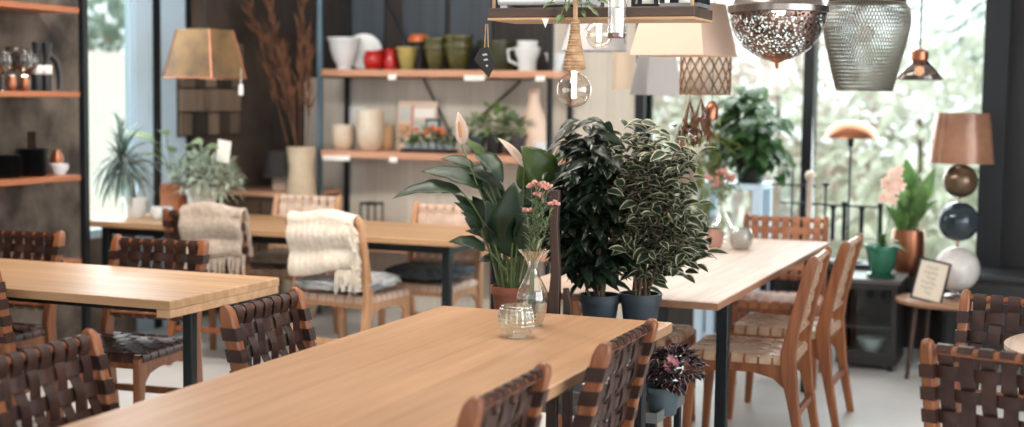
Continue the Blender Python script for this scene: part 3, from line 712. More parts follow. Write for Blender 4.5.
# two small cups and blocks on the far left of the table
for i, (u, mt_, lab) in enumerate(((138, white_cer, 'small white cup at the left end of the back table under the dracaena'), (148, plain('pale_blue_cup', (178, 206, 214), .4), 'small pale blue cup at the left end of the back table'))):
    q = onz(u, 222, ZT); lathed('cup', lab, 'cup', P_CYL, .07, .075, mt_, (q.x, q.y+.18, ZT))
# small dark-shaded table lamp on a low cabinet behind the table
p, w_, h_ = span(263, 302, 151, 177, 8.45)
t = thing('sideboard', 'low wooden sideboard in the back left corner under the dark-shaded lamp', 'cabinet', (-5.1, 8.5, 0))
MB().box(-.28, .3, -.25, .3, .06, .8).build('body', darkwood, t, bev=.004); MB().box(-.29, .31, -.26, .31, .8, .83).build('top', shelfwood_x, t, bev=.003)
for dx in (-.13, .15):
    d = MB().box(dx-.13, dx+.13, -.268, -.252, .1, .77).build('door', wood('door_wood', (96, 72, 56), (70, 52, 42), 2), t, bev=.003); MB().ball((dx+.1, -.278, .45), .012, 8).build('knob', copper, d)
t = thing('table_lamp', 'table lamp with a charcoal shade and pale block base in the back left corner', 'lamp', (p.x, 8.45, .83))
zz = p.z-.83
MB().lathe([(w_*.5, zz), (w_*.44, zz+h_), (w_*.43, zz+h_), (w_*.49, zz)], 32).build('shade', dark_fab, t); MB().box(-.05, .05, -.05, .05, 0, max(zz-.06, .1)).build('base', cream_cer, t, bev=.004)
MB().tube([(0, 0, max(zz-.06, .1)), (0, 0, zz+h_*.6)], .01, 8).build('stem', steel, t); MB().tube([(-w_*.44, 0, zz+h_*.6), (w_*.44, 0, zz+h_*.6)], .003, 6).build('spider_bar', steel, t)
# big vase with dried grasses
p, w_, h_ = span(297, 322, 146, 210, 8.5)
t = lathed('floor_vase', 'tall beige vase holding dried grasses in the back left corner', 'vase', [(0, 0), (.7, 0), (.95, .1), (1, .35), (.95, .6), (.7, .8), (.62, .88), (.75, 1), (.68, 1), (.55, .86), (0, .6)], .26, p.z+h_-.0, plain('beige_stoneware', (214, 198, 172), .6, 0, c2=(190, 168, 140), vscale=4), (p.x+.05, 8.3, 0))
vt = p.z+h_
for i, (u, v, k) in enumerate(((250, 8, 0), (262, 30, 1), (270, 2, 0), (283, 50, 1), (303, 2, 0), (307, 40, 1))):
    tip = onY(u, v, 8.25); tip.z = min(tip.z, 2.6); b0 = V((p.x+.05+rnd(-.03, .03), 8.3, vt-.25)); g = MB()
    mid = (b0+tip)/2+V((.06*(k-.3), 0, .12)); pts = [b0*(1-s)**2+mid*2*s*(1-s)+tip*s*s for s in [j/10 for j in range(11)]]
    t = thing('dried_grass', 'rust brown dried grass plume in the tall beige vase', 'dried grass', b0, 0, 'dried grass plumes in the corner vase')
    MB().tube([q-b0 for q in pts], .004, 6).build('stalk', straw, t)
    for _ in range(70):
        s = rnd(.35, 1); j = min(int(s*10), 9); q = pts[j].lerp(pts[j+1], s*10-j)-b0; d = (pts[j+1]-pts[j]).normalized()
        e = (d+V((rnd(-.45, .45), rnd(-.45, .45), rnd(-.2, .2)))).normalized()*rnd(.08, .16)
        g.leaf(q, q+e, .012, (rnd(-1, 1), rnd(-1, 1), .2), .1, .1, 3)
    g.build('plume', straw, t)
# ------------------------------------------------------------------ throws and cushions on the back chairs
def local_of(chair_obj, p):
    return Matrix.Rotation(-chair_obj.rotation_euler.z, 3, 'Z') @ (V(p)-chair_obj.location)
def drape(ch, name, label, mt, x0, x1, back_len, front_len, fringe, wav, rib=0, th=.012, cat='throw'):
    # cloth over the top rail: hangs down the back of the rest, over the top, down its front
    t = thing(name, label, cat, ch.location, ch.rotation_euler.z)
    prof = []; n = 16
    for i in range(n+1):
        z = .845-back_len*(1-i/n); prof.append((byz(max(z, .1))-.05-.012*sin(i*.7)-.018*(1-i/n), z))
    prof += [(byz(.86)-.036, .868), (byz(.86)-.008, .884), (byz(.86)+.02, .882), (byz(.86)+.036, .862)]
    for i in range(1, n+1):
        z = .85-front_len*i/n; prof.append((byz(z)+.035+.004*sin(i), z))
    m_, rows = 34, []
    a = MB()
    for k in range(m_+1):
        x = x0+(x1-x0)*k/m_; r = []
        for i, (y, z) in enumerate(prof):
            down = max(0, (.845-z)); f = (rib*cos(k*pi/1.5)) if rib else 0
            sg = -1 if i < n else (1 if i > n+4 else 0)
            bottom = 1-i/n if i < n else 0
            r.append((x*(1+.06*bottom*sin(k*.5+1)), y+sg*(abs(wav)*sin(x*26+i*.25)*(.3+down*1.4)+f), z+.012*sin(x*17+1)*(1-sg*sg)+bottom*.03*sin(x*9)))
        rows.append(r)
    a.rings(rows, caps=False, closed=False)
    a.build('cloth', mt, t, solid=th, sharp=80)
    g = MB()
    if fringe == 'bottom':
        for k in range(34):
            x = x0+(x1-x0)*k/33; y, z = prof[0]; z += .03*sin(x*9); l = rnd(.1, .17); w = rnd(-.02, .02)
            g.tube([(x, y, z+.01), (x+w*.4, y-.006+rnd(-.006, .006), z-l*.5), (x+w, y+rnd(-.012, .012), z-l)], [.006, .005, .003], 5)
    else:
        xs = x1
        for k in range(0, n+1):
            y, z = prof[k]
            for q in range(2):
                l = rnd(.06, .13); yy = y+rnd(-.015, .02)
                g.tube([(xs-.01, yy, z-.01*q), (xs+rnd(.01, .035), yy-.008, z-l*.4-.01), (xs+rnd(.0, .03), yy+rnd(-.01, .02), z-l)], [.007, .005, .003], 5)
        for k in range(14):
            x = x1-.12+.13*k/13; y, z = prof[0]; l = rnd(.06, .12); g.tube([(x, y, z+.02), (x+rnd(-.01, .01), y-.005, z-l*.5), (x+rnd(-.02, .02), y+rnd(-.01, .01), z-l)], [.007, .005, .003], 5)
    g.build('fringe', mt, t)
    return t
drape(DN1, 'fleece_throw', 'oatmeal fleece throw with a fringed bottom edge over the brown chair', wool_grey, -.11, .25, .25, .24, 'bottom', .008, 0, .02)
drape(DN2, 'knitted_throw', 'cream vertically ribbed knitted throw with side fringe over the pale chair', wool_cream, -.2, .2, .27, .2, 'side', .003, .0035, .012)
def seatpad(ch, name, label, mt, rx, ry, th, fluff, over=0, z=.462, n=6):
    t = MB(); pr = []
    M_, K = 22, 48
    rs = []
    for i in range(M_+1):
        a = -pi/2+pi*i/M_; row = []
        for k in range(K):
            b = 2*pi*k/K; sq = 4.0; q = (abs(cos(b))**sq+abs(sin(b))**sq)**(-1/sq)
            f = 1+fluff*(random.random()-.5)
            row.append((rx*q*max(cos(a), .01)**.5*cos(b)*f, ry*q*max(cos(a), .01)**.5*sin(b)*f+over, z+th*.5+th*.5*sin(a)*f+fluff*.05*(random.random()-.5)))
        rs.append(row)
    t.rings(rs)
    o = t.build(name, mt, loc=ch.location, sharp=180); o.rotation_euler.z = ch.rotation_euler.z
    tag(o, label, 'cushion'); return o
seatpad(DN2, 'sheepskin', 'white sheepskin on the seat of the chair with the knitted throw', fur_white, .24, .22, .085, .16, -.05)
seatpad(DF2, 'fleece_seat_pad', 'blue-grey fleece pad on the seat of the chair left of the peace lily', fur_blue, .23, .22, .075, .1)
seatpad(DF1, 'seat_cushion', 'grey-beige cushion on the seat of the chair behind the knitted throw', cush_m, .22, .21, .07, .03)

# ------------------------------------------------------------------ plant stand between the two tables
ux1 = onz(647, 318, .655).x
t = thing('plant_stand', 'stepped zinc plant stand with a dark wooden post between the front and pale tables', 'plant stand', (-1.7, 4.86, 0))
def tray(x0, x1, y0, y1, z, nm):
    a = MB(); a.box(x0, x1, y0, y1, z-.006, z); h = .03
    a.box(x0, x1, y0, y0+.006, z, z+h); a.box(x0, x1, y1-.006, y1, z, z+h); a.box(x0, x0+.006, y0+.006, y1-.006, z, z+h); a.box(x1-.006, x1, y0+.006, y1-.006, z, z+h)
    return a.build(nm, zinc, t)
UZ = .64
tray(-.42, .27, -.2, .22, UZ, 'upper_tray')
tray(-.3, .37, -.13, .24, .375, 'lower_tray')
for x, y, z in ((-.4, -.18, UZ), (-.4, .2, UZ), (.25, -.18, UZ), (.25, .2, UZ)): MB().box(x-.015, x+.015, y-.015, y+.015, 0, z-.006).build('leg', steel, t, bev=.002)
for x, y in ((.35, -.11), (.35, .22)): MB().box(x-.012, x+.012, y-.012, y+.012, 0, .369).build('leg', steel, t, bev=.002)
MB().box(-.03, .35, -.012, .012, .35, .369).build('support_bar', steel, t)
q = onY(555, 190, 4.72); q2 = onY(555, 310, 4.72)
MB().rings([[V((x+sx*w, -.14+sy*.012, z)) for sx, sy in ((-1, -1), (1, -1), (1, 1), (-1, 1))] for x, w, z in ((q2.x+1.7-.005, .02, .0), (q2.x+1.7-.004, .021, .64), (q2.x+1.7-.002, .02, q2.z+.05), (q2.x+1.7+.002, .016, q2.z+.14), (q.x+1.7, .015, q.z-.12), (q.x+1.7, .02, q.z))]).build('post', darkwood, t, bev=.003)
q3 = onY(566, 288, 4.72)
MB().rings([[V((x+sx*w, -.14+sy*.01, z)) for sx, sy in ((-1, -1), (1, -1), (1, 1), (-1, 1))] for x, w, z in ((q3.x+1.7+.016, .018, .2), (q3.x+1.7+.008, .015, q3.z-.06), (q3.x+1.7, .008, q3.z))]).build('strut', darkwood, t, bev=.002)

# peace lily
c = onz(511, 310, UZ); PY = 4.93; px = onY(511, 300, PY).x
t = potted('peace_lily', 'peace lily with white spathes and dark glossy leaves in a terracotta pot', 'plant', (px, PY, UZ), .155, .15, terra)
O = V((px, PY, UZ)); lv = MB(); yv = MB(); st = MB()
def pt(u, v, dy): return onY(u, v, PY+dy)-O
L_ = [ # base px, tip px, dy base, dy tip, width, young, normal
 ((462, 192), (392, 199), -.05, -.12, .078, 0, (.1, -.5, 1)), ((484, 188), (421, 172), 0, -.05, .075, 0, (.2, -.7, 1)), ((474, 168), (440, 159), .05, .05, .045, 0, (.2, -.7, 1)),
 ((486, 160), (459, 139), .05, .02, .045, 1, (.5, -.5, 1)), ((478, 153), (503, 183), .03, -.03, .07, 0, (.6, -.6, .8)), ((466, 168), (502, 190), .06, 0, .075, 0, (.3, -.6, 1)),
 ((512, 258), (514, 182), -.05, -.1, .135, 0, (.1, -1, .15)), ((551, 184), (521, 146), .05, -.02, .11, 1, (.5, -1, .5)), ((545, 176), (597, 142), .12, .12, .075, 1, (-.2, -.6, 1)),
 ((545, 188), (603, 168), .02, -.02, .1, 0, (-.2, -.7, 1)), ((486, 250), (448, 242), -.08, -.14, .062, 0, (.1, -.6, 1)), ((498, 243), (465, 231), .0, -.05, .05, 0, (.2, -.6, 1)),
 ((494, 205), (481, 164), .1, .12, .07, 0, (.5, -.8, .3)), ((505, 215), (494, 172), .12, .15, .08, 0, (-.3, -.8, .3)), ((525, 225), (531, 180), .08, .1, .08, 0, (.3, -.9, .2)), ((538, 240), (546, 196), .06, .05, .075, 0, (-.3, -.9, .2)),
 ((532, 190), (520, 162), .1, .08, .08, 1, (.4, -.8, .3)), ((490, 226), (472, 196), .04, .02, .06, 0, (.6, -.7, .3)), ((500, 245), (486, 200), -.02, -.06, .085, 0, (.7, -.7, .2)), ((528, 250), (540, 210), -.02, -.04, .07, 0, (-.5, -.8, .2)),
 ((556, 200), (583, 186), .06, .04, .06, 0, (-.3, -.7, .8)), ((503, 260), (478, 262), .0, -.06, .05, 0, (.1, -.6, 1)), ((480, 210), (466, 205), .08, .05, .05, 0, (.3, -.7, .8))]
for b, tp, d0, d1, w, yg, nr in L_:
    B_, T_ = pt(*b, d0), pt(*tp, d1); (yv if yg else lv).leaf(B_, T_, w*1.3, nr, .12, .1, 14, rip=.07)
    s0 = V((rnd(-.04, .04), rnd(-.04, .04), .12)); mid = (s0*.45+B_*.55); mid.x = s0.x*.75+B_.x*.25
    st.tube([s0, s0*.6+mid*.4, mid, B_*.7+mid*.3+V((0, 0, .01)), B_, B_.lerp(T_, .3)+V((0, 0, .004))], [.0045, .004, .004, .0035, .003, .002], 6)
for k in range(16):
    th = rnd(0, 2*pi); s0 = V((.04*cos(th), .04*sin(th), .12)); e = V((.13*cos(th), .1*sin(th), rnd(.26, .4)))
    st.tube([s0, (s0+e)/2+V((0, 0, .03)), e], .004, 5); d = V((cos(th), sin(th)*.7, .8)).normalized(); lv.leaf(e, e+d*rnd(.1, .17), .055, (0, -.5, 1), .1, .12, 8)
lv.build('foliage', lily_leaf, t, solid=.0008); yv.build('young_foliage', lily_young, t, solid=.0008); st.build('stalks', stem_m, t)
for (b, tp, d, w, nr, sd) in (((462, 146), (458, 112), -.02, .055, (.75, -1, .2), 1), ((524, 168), (498, 138), .05, .04, (.7, -.6, .4), 0), ((551, 168), (571, 132), .1, .025, (-.7, -.5, .4), 0)):
    B_, T_ = pt(*b, d), pt(*tp, d); s = MB().leaf(B_, T_, w, nr, .08, .25, 10).build('spathe', spathe_m, t, solid=.001)
    if sd:
        a_ = B_.lerp(T_, .25)+V((.004, -.012, 0)); b_ = B_.lerp(T_, .72)+V((.006, -.014, 0)); MB().tube([a_, a_.lerp(b_, .5), b_], [.005, .0065, .003], 8).build('spadix', plain('tan_spadix', (190, 138, 92), .8, bmp=.5), s)
    s0 = V((rnd(-.02, .02), 0, .12)); MB().tube([s0, V((s0.x*.5+B_.x*.5+.01, B_.y*.5, s0.z*.4+B_.z*.6-.02)), B_, B_.lerp(T_, .15)], [.004, .003, .0028, .002], 6).build('flower_stalk', stem_m, t)

# bushy ficus pair
for i, (a_, b_, v0, ym, lab, lm_) in enumerate(((579, 621, 294, 4.96, 'bushy dark-leaved ficus in a slate pot beside the peace lily', dark_leaf), (619, 662, 293, 5.0, 'variegated cream-edged ficus in a slate pot, right of the dark one', var_leaf))):
    p = onY((a_+b_)/2, v0, ym); w_ = (b_-a_)*(p-CAM).dot(fw)/FPX
    t = potted('potted_ficus', lab, 'plant', (p.x, ym, UZ), w_, p.z-UZ, pot_slate); O = V((p.x, ym, UZ)); ph = p.z-UZ
    a = MB(); s = MB()
    tips = [(575, 132), (592, 136), (560, 180), (585, 160), (606, 150), (556, 205), (570, 225), (600, 200), (585, 240), (612, 235), (565, 250), (605, 262), (594, 128), (615, 175)] if i == 0 else [(635, 130), (655, 140), (676, 150), (690, 150), (620, 145), (640, 170), (665, 180), (684, 215), (650, 215), (630, 200), (688, 235), (692, 243), (684, 222), (640, 240), (660, 255), (672, 205), (625, 222), (645, 190), (618, 170), (652, 160), (668, 165)]
    for u, v in tips:
        q = onY(u, v, ym+rnd(-.13, .1))-O; s0 = V((rnd(-.03, .03), rnd(-.03, .03), ph*.85)); mid = V((s0.x*.6+q.x*.4, s0.y*.5+q.y*.5, max(q.z, ph)*.65+.06))
        pts = [s0*(1-k)**2+mid*2*k*(1-k)+q*k*k for k in [j/8 for j in range(9)]]
        s.tube(pts, [.005]*4+[.004, .0035, .003, .0025, .002], 6)
        NL = 62 if i == 0 else 72
        for k in range(NL):
            f = rnd(.32, 1)**.8 if k > 3 else 1; j = min(int(f*8), 7); pp = pts[j].lerp(pts[j+1], f*8-j); d = (pts[j+1]-pts[j]).normalized(); th = rnd(0, 2*pi)
            o = V((cos(th), sin(th), 0)); pp = pp + V((rnd(-.06, .06), rnd(-.06, .06), rnd(-.06, .06)))*(.8 if i == 0 else 1.1)
            ax = (o*.9+d*.35+V((0, 0, -.75 if i == 0 else rnd(-.9, .1)))).normalized(); l = rnd(.07, .12) if i == 0 else rnd(.048, .082)
            a.leaf(pp, pp+ax*l, l*(.36 if i == 0 else .52), V((rnd(-.5, .5), rnd(-.8, .2), .8)), .12 if i == 0 else .05, .2, 5)
    s.build('stems', bark, t); a.build('foliage', lm_, t)
# begonia on the lower tray
p = onY(663, 389, 4.87); TZ = .3755
t = potted('potted_begonia', 'dark-leaved begonia with pink flowers in a grey pot on the lower tray', 'plant', (p.x, 4.87, TZ), .135, .1, plain('blue_grey_pot', (78, 94, 102), .45))
a = MB(); q = onY(679, 368, 4.87)-V((p.x, 4.87, TZ)); bush_leaves(a, (q.x*.8, -.01, q.z), (.09, .09, .07), 300, .036, .032, .1, .2, .15, n=4); a.build('foliage', bego_leaf, t)
a = MB()
for (u, v) in ((671, 358), (676, 362), (668, 366)):
    q = onY(u, v, 4.78)-V((p.x, 4.87, TZ))
    for k in range(6): th = k*pi/3; a.leaf(q, q+V((.016*cos(th), -.006, .016*sin(th))), .012, (0, -1, 0), .1, .1, 3)
a.build('flowers', pinkv_fl, t)

# ------------------------------------------------------------------ glass on the foreground table
vp = onz(532, 326, ZT); vs = (vp-CAM).dot(fw)/FPX
t = thing('glass_vase', 'clear tulip-necked glass vase of pink flowers on the foreground table', 'vase', (vp.x, vp.y, ZT))
H_ = .25; k = 1
vpf = [(1e-3, .004), (.03, .004), (.034, 0), (.036, .006), (.042, .03), (.049, .065), (.05, .095), (.045, .12), (.033, .145), (.021, .168), (.0165, .188), (.0185, .205), (.027, .225), (.039, .24), (.046, .25)]
MB().lathe(vpf, 40, wav=lambda a, z: 1+(.18*cos(a*6) if z > .23 else .03*cos(a*12) if .03 < z < .15 else 0)).build('glass', vase_glass, t, sharp=80)
MB().lathe([(1e-3, .012), (.034, .012), (.04, .03), (.046, .065), (.0465, .09), (1e-3, .09)], 28).build('water', glass('vase_water', (226, 226, 214), .35, .02, .3), t)
for i, (u, v) in enumerate(((531, 186), (537, 183), (543, 184), (548, 187), (553, 203), (527, 210), (538, 195))):
    tip = onY(u, v, vp.y+rnd(-.02, .03)); b0 = V((vp.x+rnd(-.018, .018), vp.y+rnd(-.015, .015), ZT+.014)); nk = V((vp.x+rnd(-.008, .008), vp.y+rnd(-.008, .008), ZT+.2))
    t = thing('yarrow_stem', 'pink-headed flower stem in the tulip-necked vase', 'flower', b0, 0, 'pink flower stems in the tulip-necked vase')
    MB().tube([V((0, 0, 0)), nk-b0, (nk+tip)/2-b0+V((.004, 0, 0)), tip-b0], .0017, 6).build('stem', stem_m, t)
    a = MB(); c_ = tip-b0
    for q in range(12): a.ball(c_+V((rnd(-.016, .016), rnd(-.014, .014), rnd(-.004, .006))), .0055, 5)
    a.build('flower_head', pink_fl, t)
    a = MB()
    for q in range(34):
        f = rnd(.1, .95); pp = (nk.lerp(tip, f))-b0; th = rnd(0, 6.28); e = V((.035*cos(th), .035*sin(th), rnd(.0, .03))); a.leaf(pp, pp+e, .005, (0, 0, 1), .1, .1, 3)
    a.build('leaves', pale_leaf, t)
gp = onz(516.5, 337, ZT)
gpf = [(1e-3, .004), (.03, .003), (.034, 0)]+[(.034+.0245*sin(pi*min(1, (j/44)*.86+.0))**.8+.0012*cos(j*2*pi/5.5), .1*j/44) for j in range(1, 45)]
gpf += [(r-.004, z) for r, z in gpf[:4:-6]]
o = MB().lathe(gpf, 120, wav=lambda a, z: 1+.03*cos(a*20)).build('tealight_globe', rib_glass, loc=(gp.x, gp.y, ZT), sharp=80)
tag(o, 'round ribbed clear glass globe in front of the tulip-necked vase', 'candle holder')
# glass on the pale table
vc = onz(715, 243, ZT); 
t = thing('glass_vase', 'clear bottle vase with a pink flower on the pale table by the window', 'vase', (vc.x, vc.y+.12, ZT)); O = V((vc.x, vc.y+.12, ZT))
MB().lathe([(1e-3, .004), (.045, 0), (.06, .02), (.066, .05), (.055, .09), (.03, .13), (.018, .17), (.016, .22), (.022, .24)], 32).build('glass', vase_glass, t)
for i, (u, v) in enumerate(((712, 178), (722, 172), (729, 178), (718, 184))):
    q = onY(u, v, O.y); b0 = O+V((rnd(-.02, .02), rnd(-.02, .02), .012)); t = thing('pink_flower', 'loose pink flower head on a stem in the bottle vase on the pale table', 'flower', b0, 0, 'pink flowers in the bottle vase')
    MB().tube([V((0, 0, 0)), O+V((0, 0, .22))-b0, q-b0], .002, 6).build('stem', stem_m, t); a = MB()
    for k in range(10): a.ball(q-b0+V((rnd(-.03, .03), rnd(-.02, .02), rnd(-.012, .015))), .011, 5)
    a.build('flower_head', pink_fl, t); a = MB(); bush_leaves(a, tuple(q-b0-V((0, 0, .05))), (.05, .04, .04), 16, .05, .02); a.build('leaves', pale_leaf, t)
for i, (u, v, w_, h_, mt_, lab) in enumerate(((741, 249, .12, .105, glass('frosted_globe_glass', (206, 208, 198), .8, .15, .5, .35), 'round silvery glass globe on the pale table by the window'), (716, 248, .085, .095, glass('pink_votive_glass', (224, 190, 180), .6, .1, .4, .4, (230, 190, 178)), 'pinkish glass votive beside the bottle vase on the pale table'))):
    q = onz(u, v, ZT); lathed('tealight_globe', lab, 'candle holder', P_GLOBE if i == 0 else P_CYL, w_, h_, mt_, (q.x, q.y-(.0 if i == 0 else .03), ZT), n=40)

# ------------------------------------------------------------------ hanging board with lamps over the foreground table
HY = 4.4
a0, a1 = onY(488, 19, HY), onY(694, 21, HY); bx0, bx1 = a0.x, a1.x; bz = a0.z
t = thing('hanging_board', 'weathered wooden board hung on ropes near the top of the photo', 'hanging shelf', ((bx0+bx1)/2, HY, bz)); hb = (bx1-bx0)/2
MB().box(-hb, hb, 0, .24, .004, .036).build('board', boardwood, t, bev=.003); MB().box(-hb, hb, -.004, .244, -.004, .0035).build('underside_batten', oak_end, t)
for sx in (-1, 1):
    for y in (.02, .22): MB().tube([(sx*(hb-.012), y, .036), (sx*(hb-.012), y, ZC-bz)], .006, 6).build('rope', rope_m, t)
def on_board(u, dy=.1): return onY(u, 12, HY+dy)
q0, q1 = on_board(505), on_board(592)
t = thing('enamel_tray', 'white enamel box standing on the hanging board', 'box', ((q0.x+q1.x)/2, HY+.11, bz+.037)); w_ = (q1.x-q0.x)/2
MB().box(-w_, w_, -.09, .09, .008, .15).build('body', white_cer, t, bev=.012)
for sx in (-.85, .85): MB().box(sx*w_-.012, sx*w_+.012, -.08, .08, 0, .01).build('foot', white_cer, t)
# leafy sprig
q = on_board(572, .03); t = potted('trailing_sprig', 'leafy green sprig spilling over the front of the hanging board', 'plant', (q.x, HY+.055, bz+.037), .07, .06, darkwood, n=20); O = V((q.x, HY+.055, bz+.037)); a = MB(); s = MB()
for (u, v, l, w) in ((560, 20, .05, .028), (590, 8, .08, .02), (604, 3, .07, .018), (580, 2, .06, .02), (568, 8, .06, .02), (596, 14, .05, .016), (548, 6, .06, .02), (584, 15, .05, .016)):
    e = onY(u, v, HY-.03)-O; b0 = V((0, 0, .05)); s.tube([b0, (b0+e)/2+V((0, -.01, .03)), e], .002, 6); d = (e-b0).normalized(); a.leaf(e-d*l*.5, e+d*l*.4, w, (0, -.8, 1), .1, .15, 7)
s.build('stems', stem_m, t); a.build('foliage', mid_leaf, t)
# glass tube candle lantern hanging in front of the board
q = onY(616.5, 37, HY-.06); ds = (q-CAM).dot(fw)/FPX
t = thing('tube_lantern', 'clear glass tube lantern with a reddish base hanging in front of the board', 'lantern', (q.x, q.y, q.z))
MB().lathe([(9*ds, .008), (9.3*ds, .0), (9.3*ds, 46*ds)], 28).build('glass_tube', vase_glass, t); MB().lathe([(1e-3, -.003), (9*ds, -.003), (9*ds, .012), (1e-3, .012)], 24).build('base', plain('red_brown_base', (120, 60, 44), .4), t)
MB().lathe([(1e-3, .0125), (3.4*ds, .0125), (3.2*ds, .09), (1e-3, .09)], 16).build('candle', paper, t)
MB().tube([(-9*ds, 0, 46*ds), (-6*ds, 0, .25), (0, 0, .32), (6*ds, 0, .25), (9*ds, 0, 46*ds)], .002, 6).build('bail', steel, t); cordup(t, 0, 0, .32, ZC-q.z, None, .002)
# black lanterns on the board
for i, (a_, b_, lab) in enumerate(((634, 660, 'black metal lantern with glass sides on the hanging board'), (664, 704, 'larger black box frame at the right end of the hanging board'))):
    q0, q1 = on_board(a_, .1), on_board(b_, .1); t = thing('metal_lantern', lab, 'lantern', ((q0.x+q1.x)/2, HY+.11, bz+.037), 0); w_ = (q1.x-q0.x)/2; h_ = .17
    for sx in (-1, 1):
        for sy in (-1, 1): MB().box(sx*(w_-.006)-.006, sx*(w_-.006)+.006, sy*(w_-.006)-.006, sy*(w_-.006)+.006, .012, h_).build('upright', steel, t)
    MB().box(-w_, w_, -w_, w_, 0, .012).build('base', steel if i == 0 else zinc, t); MB().box(-w_, w_, -w_, w_, h_, h_+.012).build('top', steel, t); MB().lathe([(1e-3, .0125), (.02, .0125), (.02, .08), (1e-3, .08)], 14).build('candle', paper, t)
    if i: MB().box(-w_+.012, w_-.012, w_-.012, w_-.008, .012, h_).build('back_plate', steel, t)
# slate tag
q = onY(490, 61, HY+.02); ds = (q-CAM).dot(fw)/FPX
t = thing('slate_tag', 'diamond-shaped black slate tag with white handwriting hanging from the board', 'tag', (q.x, HY-.012, q.z))
MB().prism([(-13*ds, 1*ds), (-7*ds, 12*ds), (2*ds, 14*ds), (10*ds, -1*ds), (3*ds, -17*ds)], 1, -.003, .003).build('slate', slate, t, bev=.001)
a = MB()
for (x0, z0, n, w, h) in ((-3.5, 5.5, 4, 1.6, 2.2), (-2.2, .5, 3, 1.4, 2), (.2, -5.2, 2, 1.0, 1.6)):
    pts = [V(((x0+w*j/8*1.0)*ds, -.0036, (z0+h*.5*sin(j*pi/4)+.35*w*j/8*.6)*ds)) for j in range(n*8+1 if n < 4 else 25)]
    a.tube(pts, .0009, 5)
a.build('handwriting', chalk, t)
MB().tube([(-2*ds, 0, 12*ds), (-1*ds, .0, 42*ds-.02), (1*ds, .0, 42*ds-.02), (2*ds, 0, 12*ds)], .002, 6).build('loop', rope_m, t)
q = onY(546, 26, HY); o = MB().prism([(-.013, .012), (.013, .012), (0, -.018)], 1, -.001, .001).build('price_tag', paper, loc=(q.x, HY-.006, bz-.012)); tag(o, 'tiny white triangular price tag under the hanging board', 'tag')
# bulbs
def bulb(t, r, z):   # globe bulb hanging down from z
    b_ = MB().lathe([(.014, z), (.014, z-.012), (.02, z-.02)]+[(max(r*sin(th), 1e-3), z-.012-r*.93-r*cos(th)) for th in [pi*(.88-.88*j/18)+0 if False else (pi-.28)*(1-0)-0 for j in range(0)]], 24)
    prof = [(.013, z+.002), (.014, z-.01)]+[(max(r*sin(a_), 1e-3), z-.01-r*.95+r*cos(a_)) for a_ in [.28+(pi-.28)*j/20 for j in range(21)]]
    b_.bm.free()
    MB().lathe(prof, 32).build('bulb', bulb_glass, t)
    MB().lathe([(1e-3, z+.006), (.0085, z+.006), (.0085, z-r*1.55), (.006, z-r*1.62), (1e-3, z-r*1.62)], 14).build('filament_tube', white_tube, t)
BY = 4.36
q = onY(574, 90, BY); ds = (q-CAM).dot(fw)/FPX; r = 17.5*ds; ztop = onY(575, 70, BY).z
t = thing('pendant_bulb', 'clear globe bulb hanging on a rope-wrapped holder below the board', 'lamp', (q.x, BY, ztop))
bulb(t, r, 0)
pf = [(1e-3, -.004), (.034, 0), (.036, .008), (.034, .03), (.024, .075), (.016, .12), (.015, 50*ds), (1e-3, 50*ds)]
pr = []
for (ra, za), (rb, zb) in zip(pf, pf[1:]):
    nn = max(1, int((zb-za)/.004))
    for j in range(nn): f = j/nn; pr.append((ra+(rb-ra)*f+(.0018*sin((za+(zb-za)*f)*900) if ra > .01 else 0), za+(zb-za)*f))
MB().lathe(pr, 24).build('rope_wrap', rope_m, t); cordup(t, 0, 0, 50*ds-.002, ZC-ztop, rope_m, .008)
q = onY(599, 34, 5.3); ds = (q-CAM).dot(fw)/FPX; ztop = onY(599, 18, 5.3).z
t = thing('pendant_bulb', 'clear globe bulb hanging behind the glass tube lantern', 'lamp', (q.x, 5.3, ztop)); bulb(t, 14.5*ds, 0); MB().lathe([(1e-3, 0), (.02, 0), (.02, .06), (1e-3, .07)], 16).build('holder', steel, t); cordup(t, 0, 0, .06, ZC-ztop)
# ------------------------------------------------------------------ shades over the pale table
def shade(name, label, uc, vb, Y, wb, wt, hpx, deg, mt, square=True):
    c = onY(uc, vb, Y); ds = (c-CAM).dot(fw)/FPX; t = thing('pendant_lamp', label, 'lamp', c)
    if square: frustum(MB(), wb*ds, wt*ds, hpx*ds, Matrix.Rotation(YAW+R(deg), 3, 'Z')).build('shade', mt, t, smooth=False)
    else: MB().lathe([(wb*ds/2, 0), (wt*ds/2, hpx*ds), (wt*ds/2-.003, hpx*ds), (wb*ds/2-.003, 0)], 40).build('shade', mt, t)
    MB().tube([(-wt*ds*.5, 0, hpx*ds-.004), (wt*ds*.5, 0, hpx*ds-.004)], .003, 6).build('spider_bar', steel, t); MB().tube([(0, 0, hpx*ds*.55), (0, 0, hpx*ds-.002)], .016, 10).build('lamp_holder', steel, t)
    cordup(t, 0, 0, hpx*ds-.01, ZC-c.z); return t, ds, c
sb = fabric_beige; sg = fabric_grey
shade('p', 'large square pinkish-beige lampshade below the right end of the hanging board', 684, 56, 5.75, 80, 60, 52, 57, sb)
shade('p', 'grey round tapered lampshade behind the globe bulbs', 594, 51, 6.6, 66, 42, 40, 0, sg, False)
shade('p', 'small grey tapered lampshade below the large beige one', 656, 95, 6.9, 40, 28, 40, 20, sg)
shade('p', 'narrow beige pleated lampshade between the grey ones, by the window frame', 624, 90, 7.6, 24, 22, 38, 0, plain('cream_pleats', (190, 172, 152), .85), False)
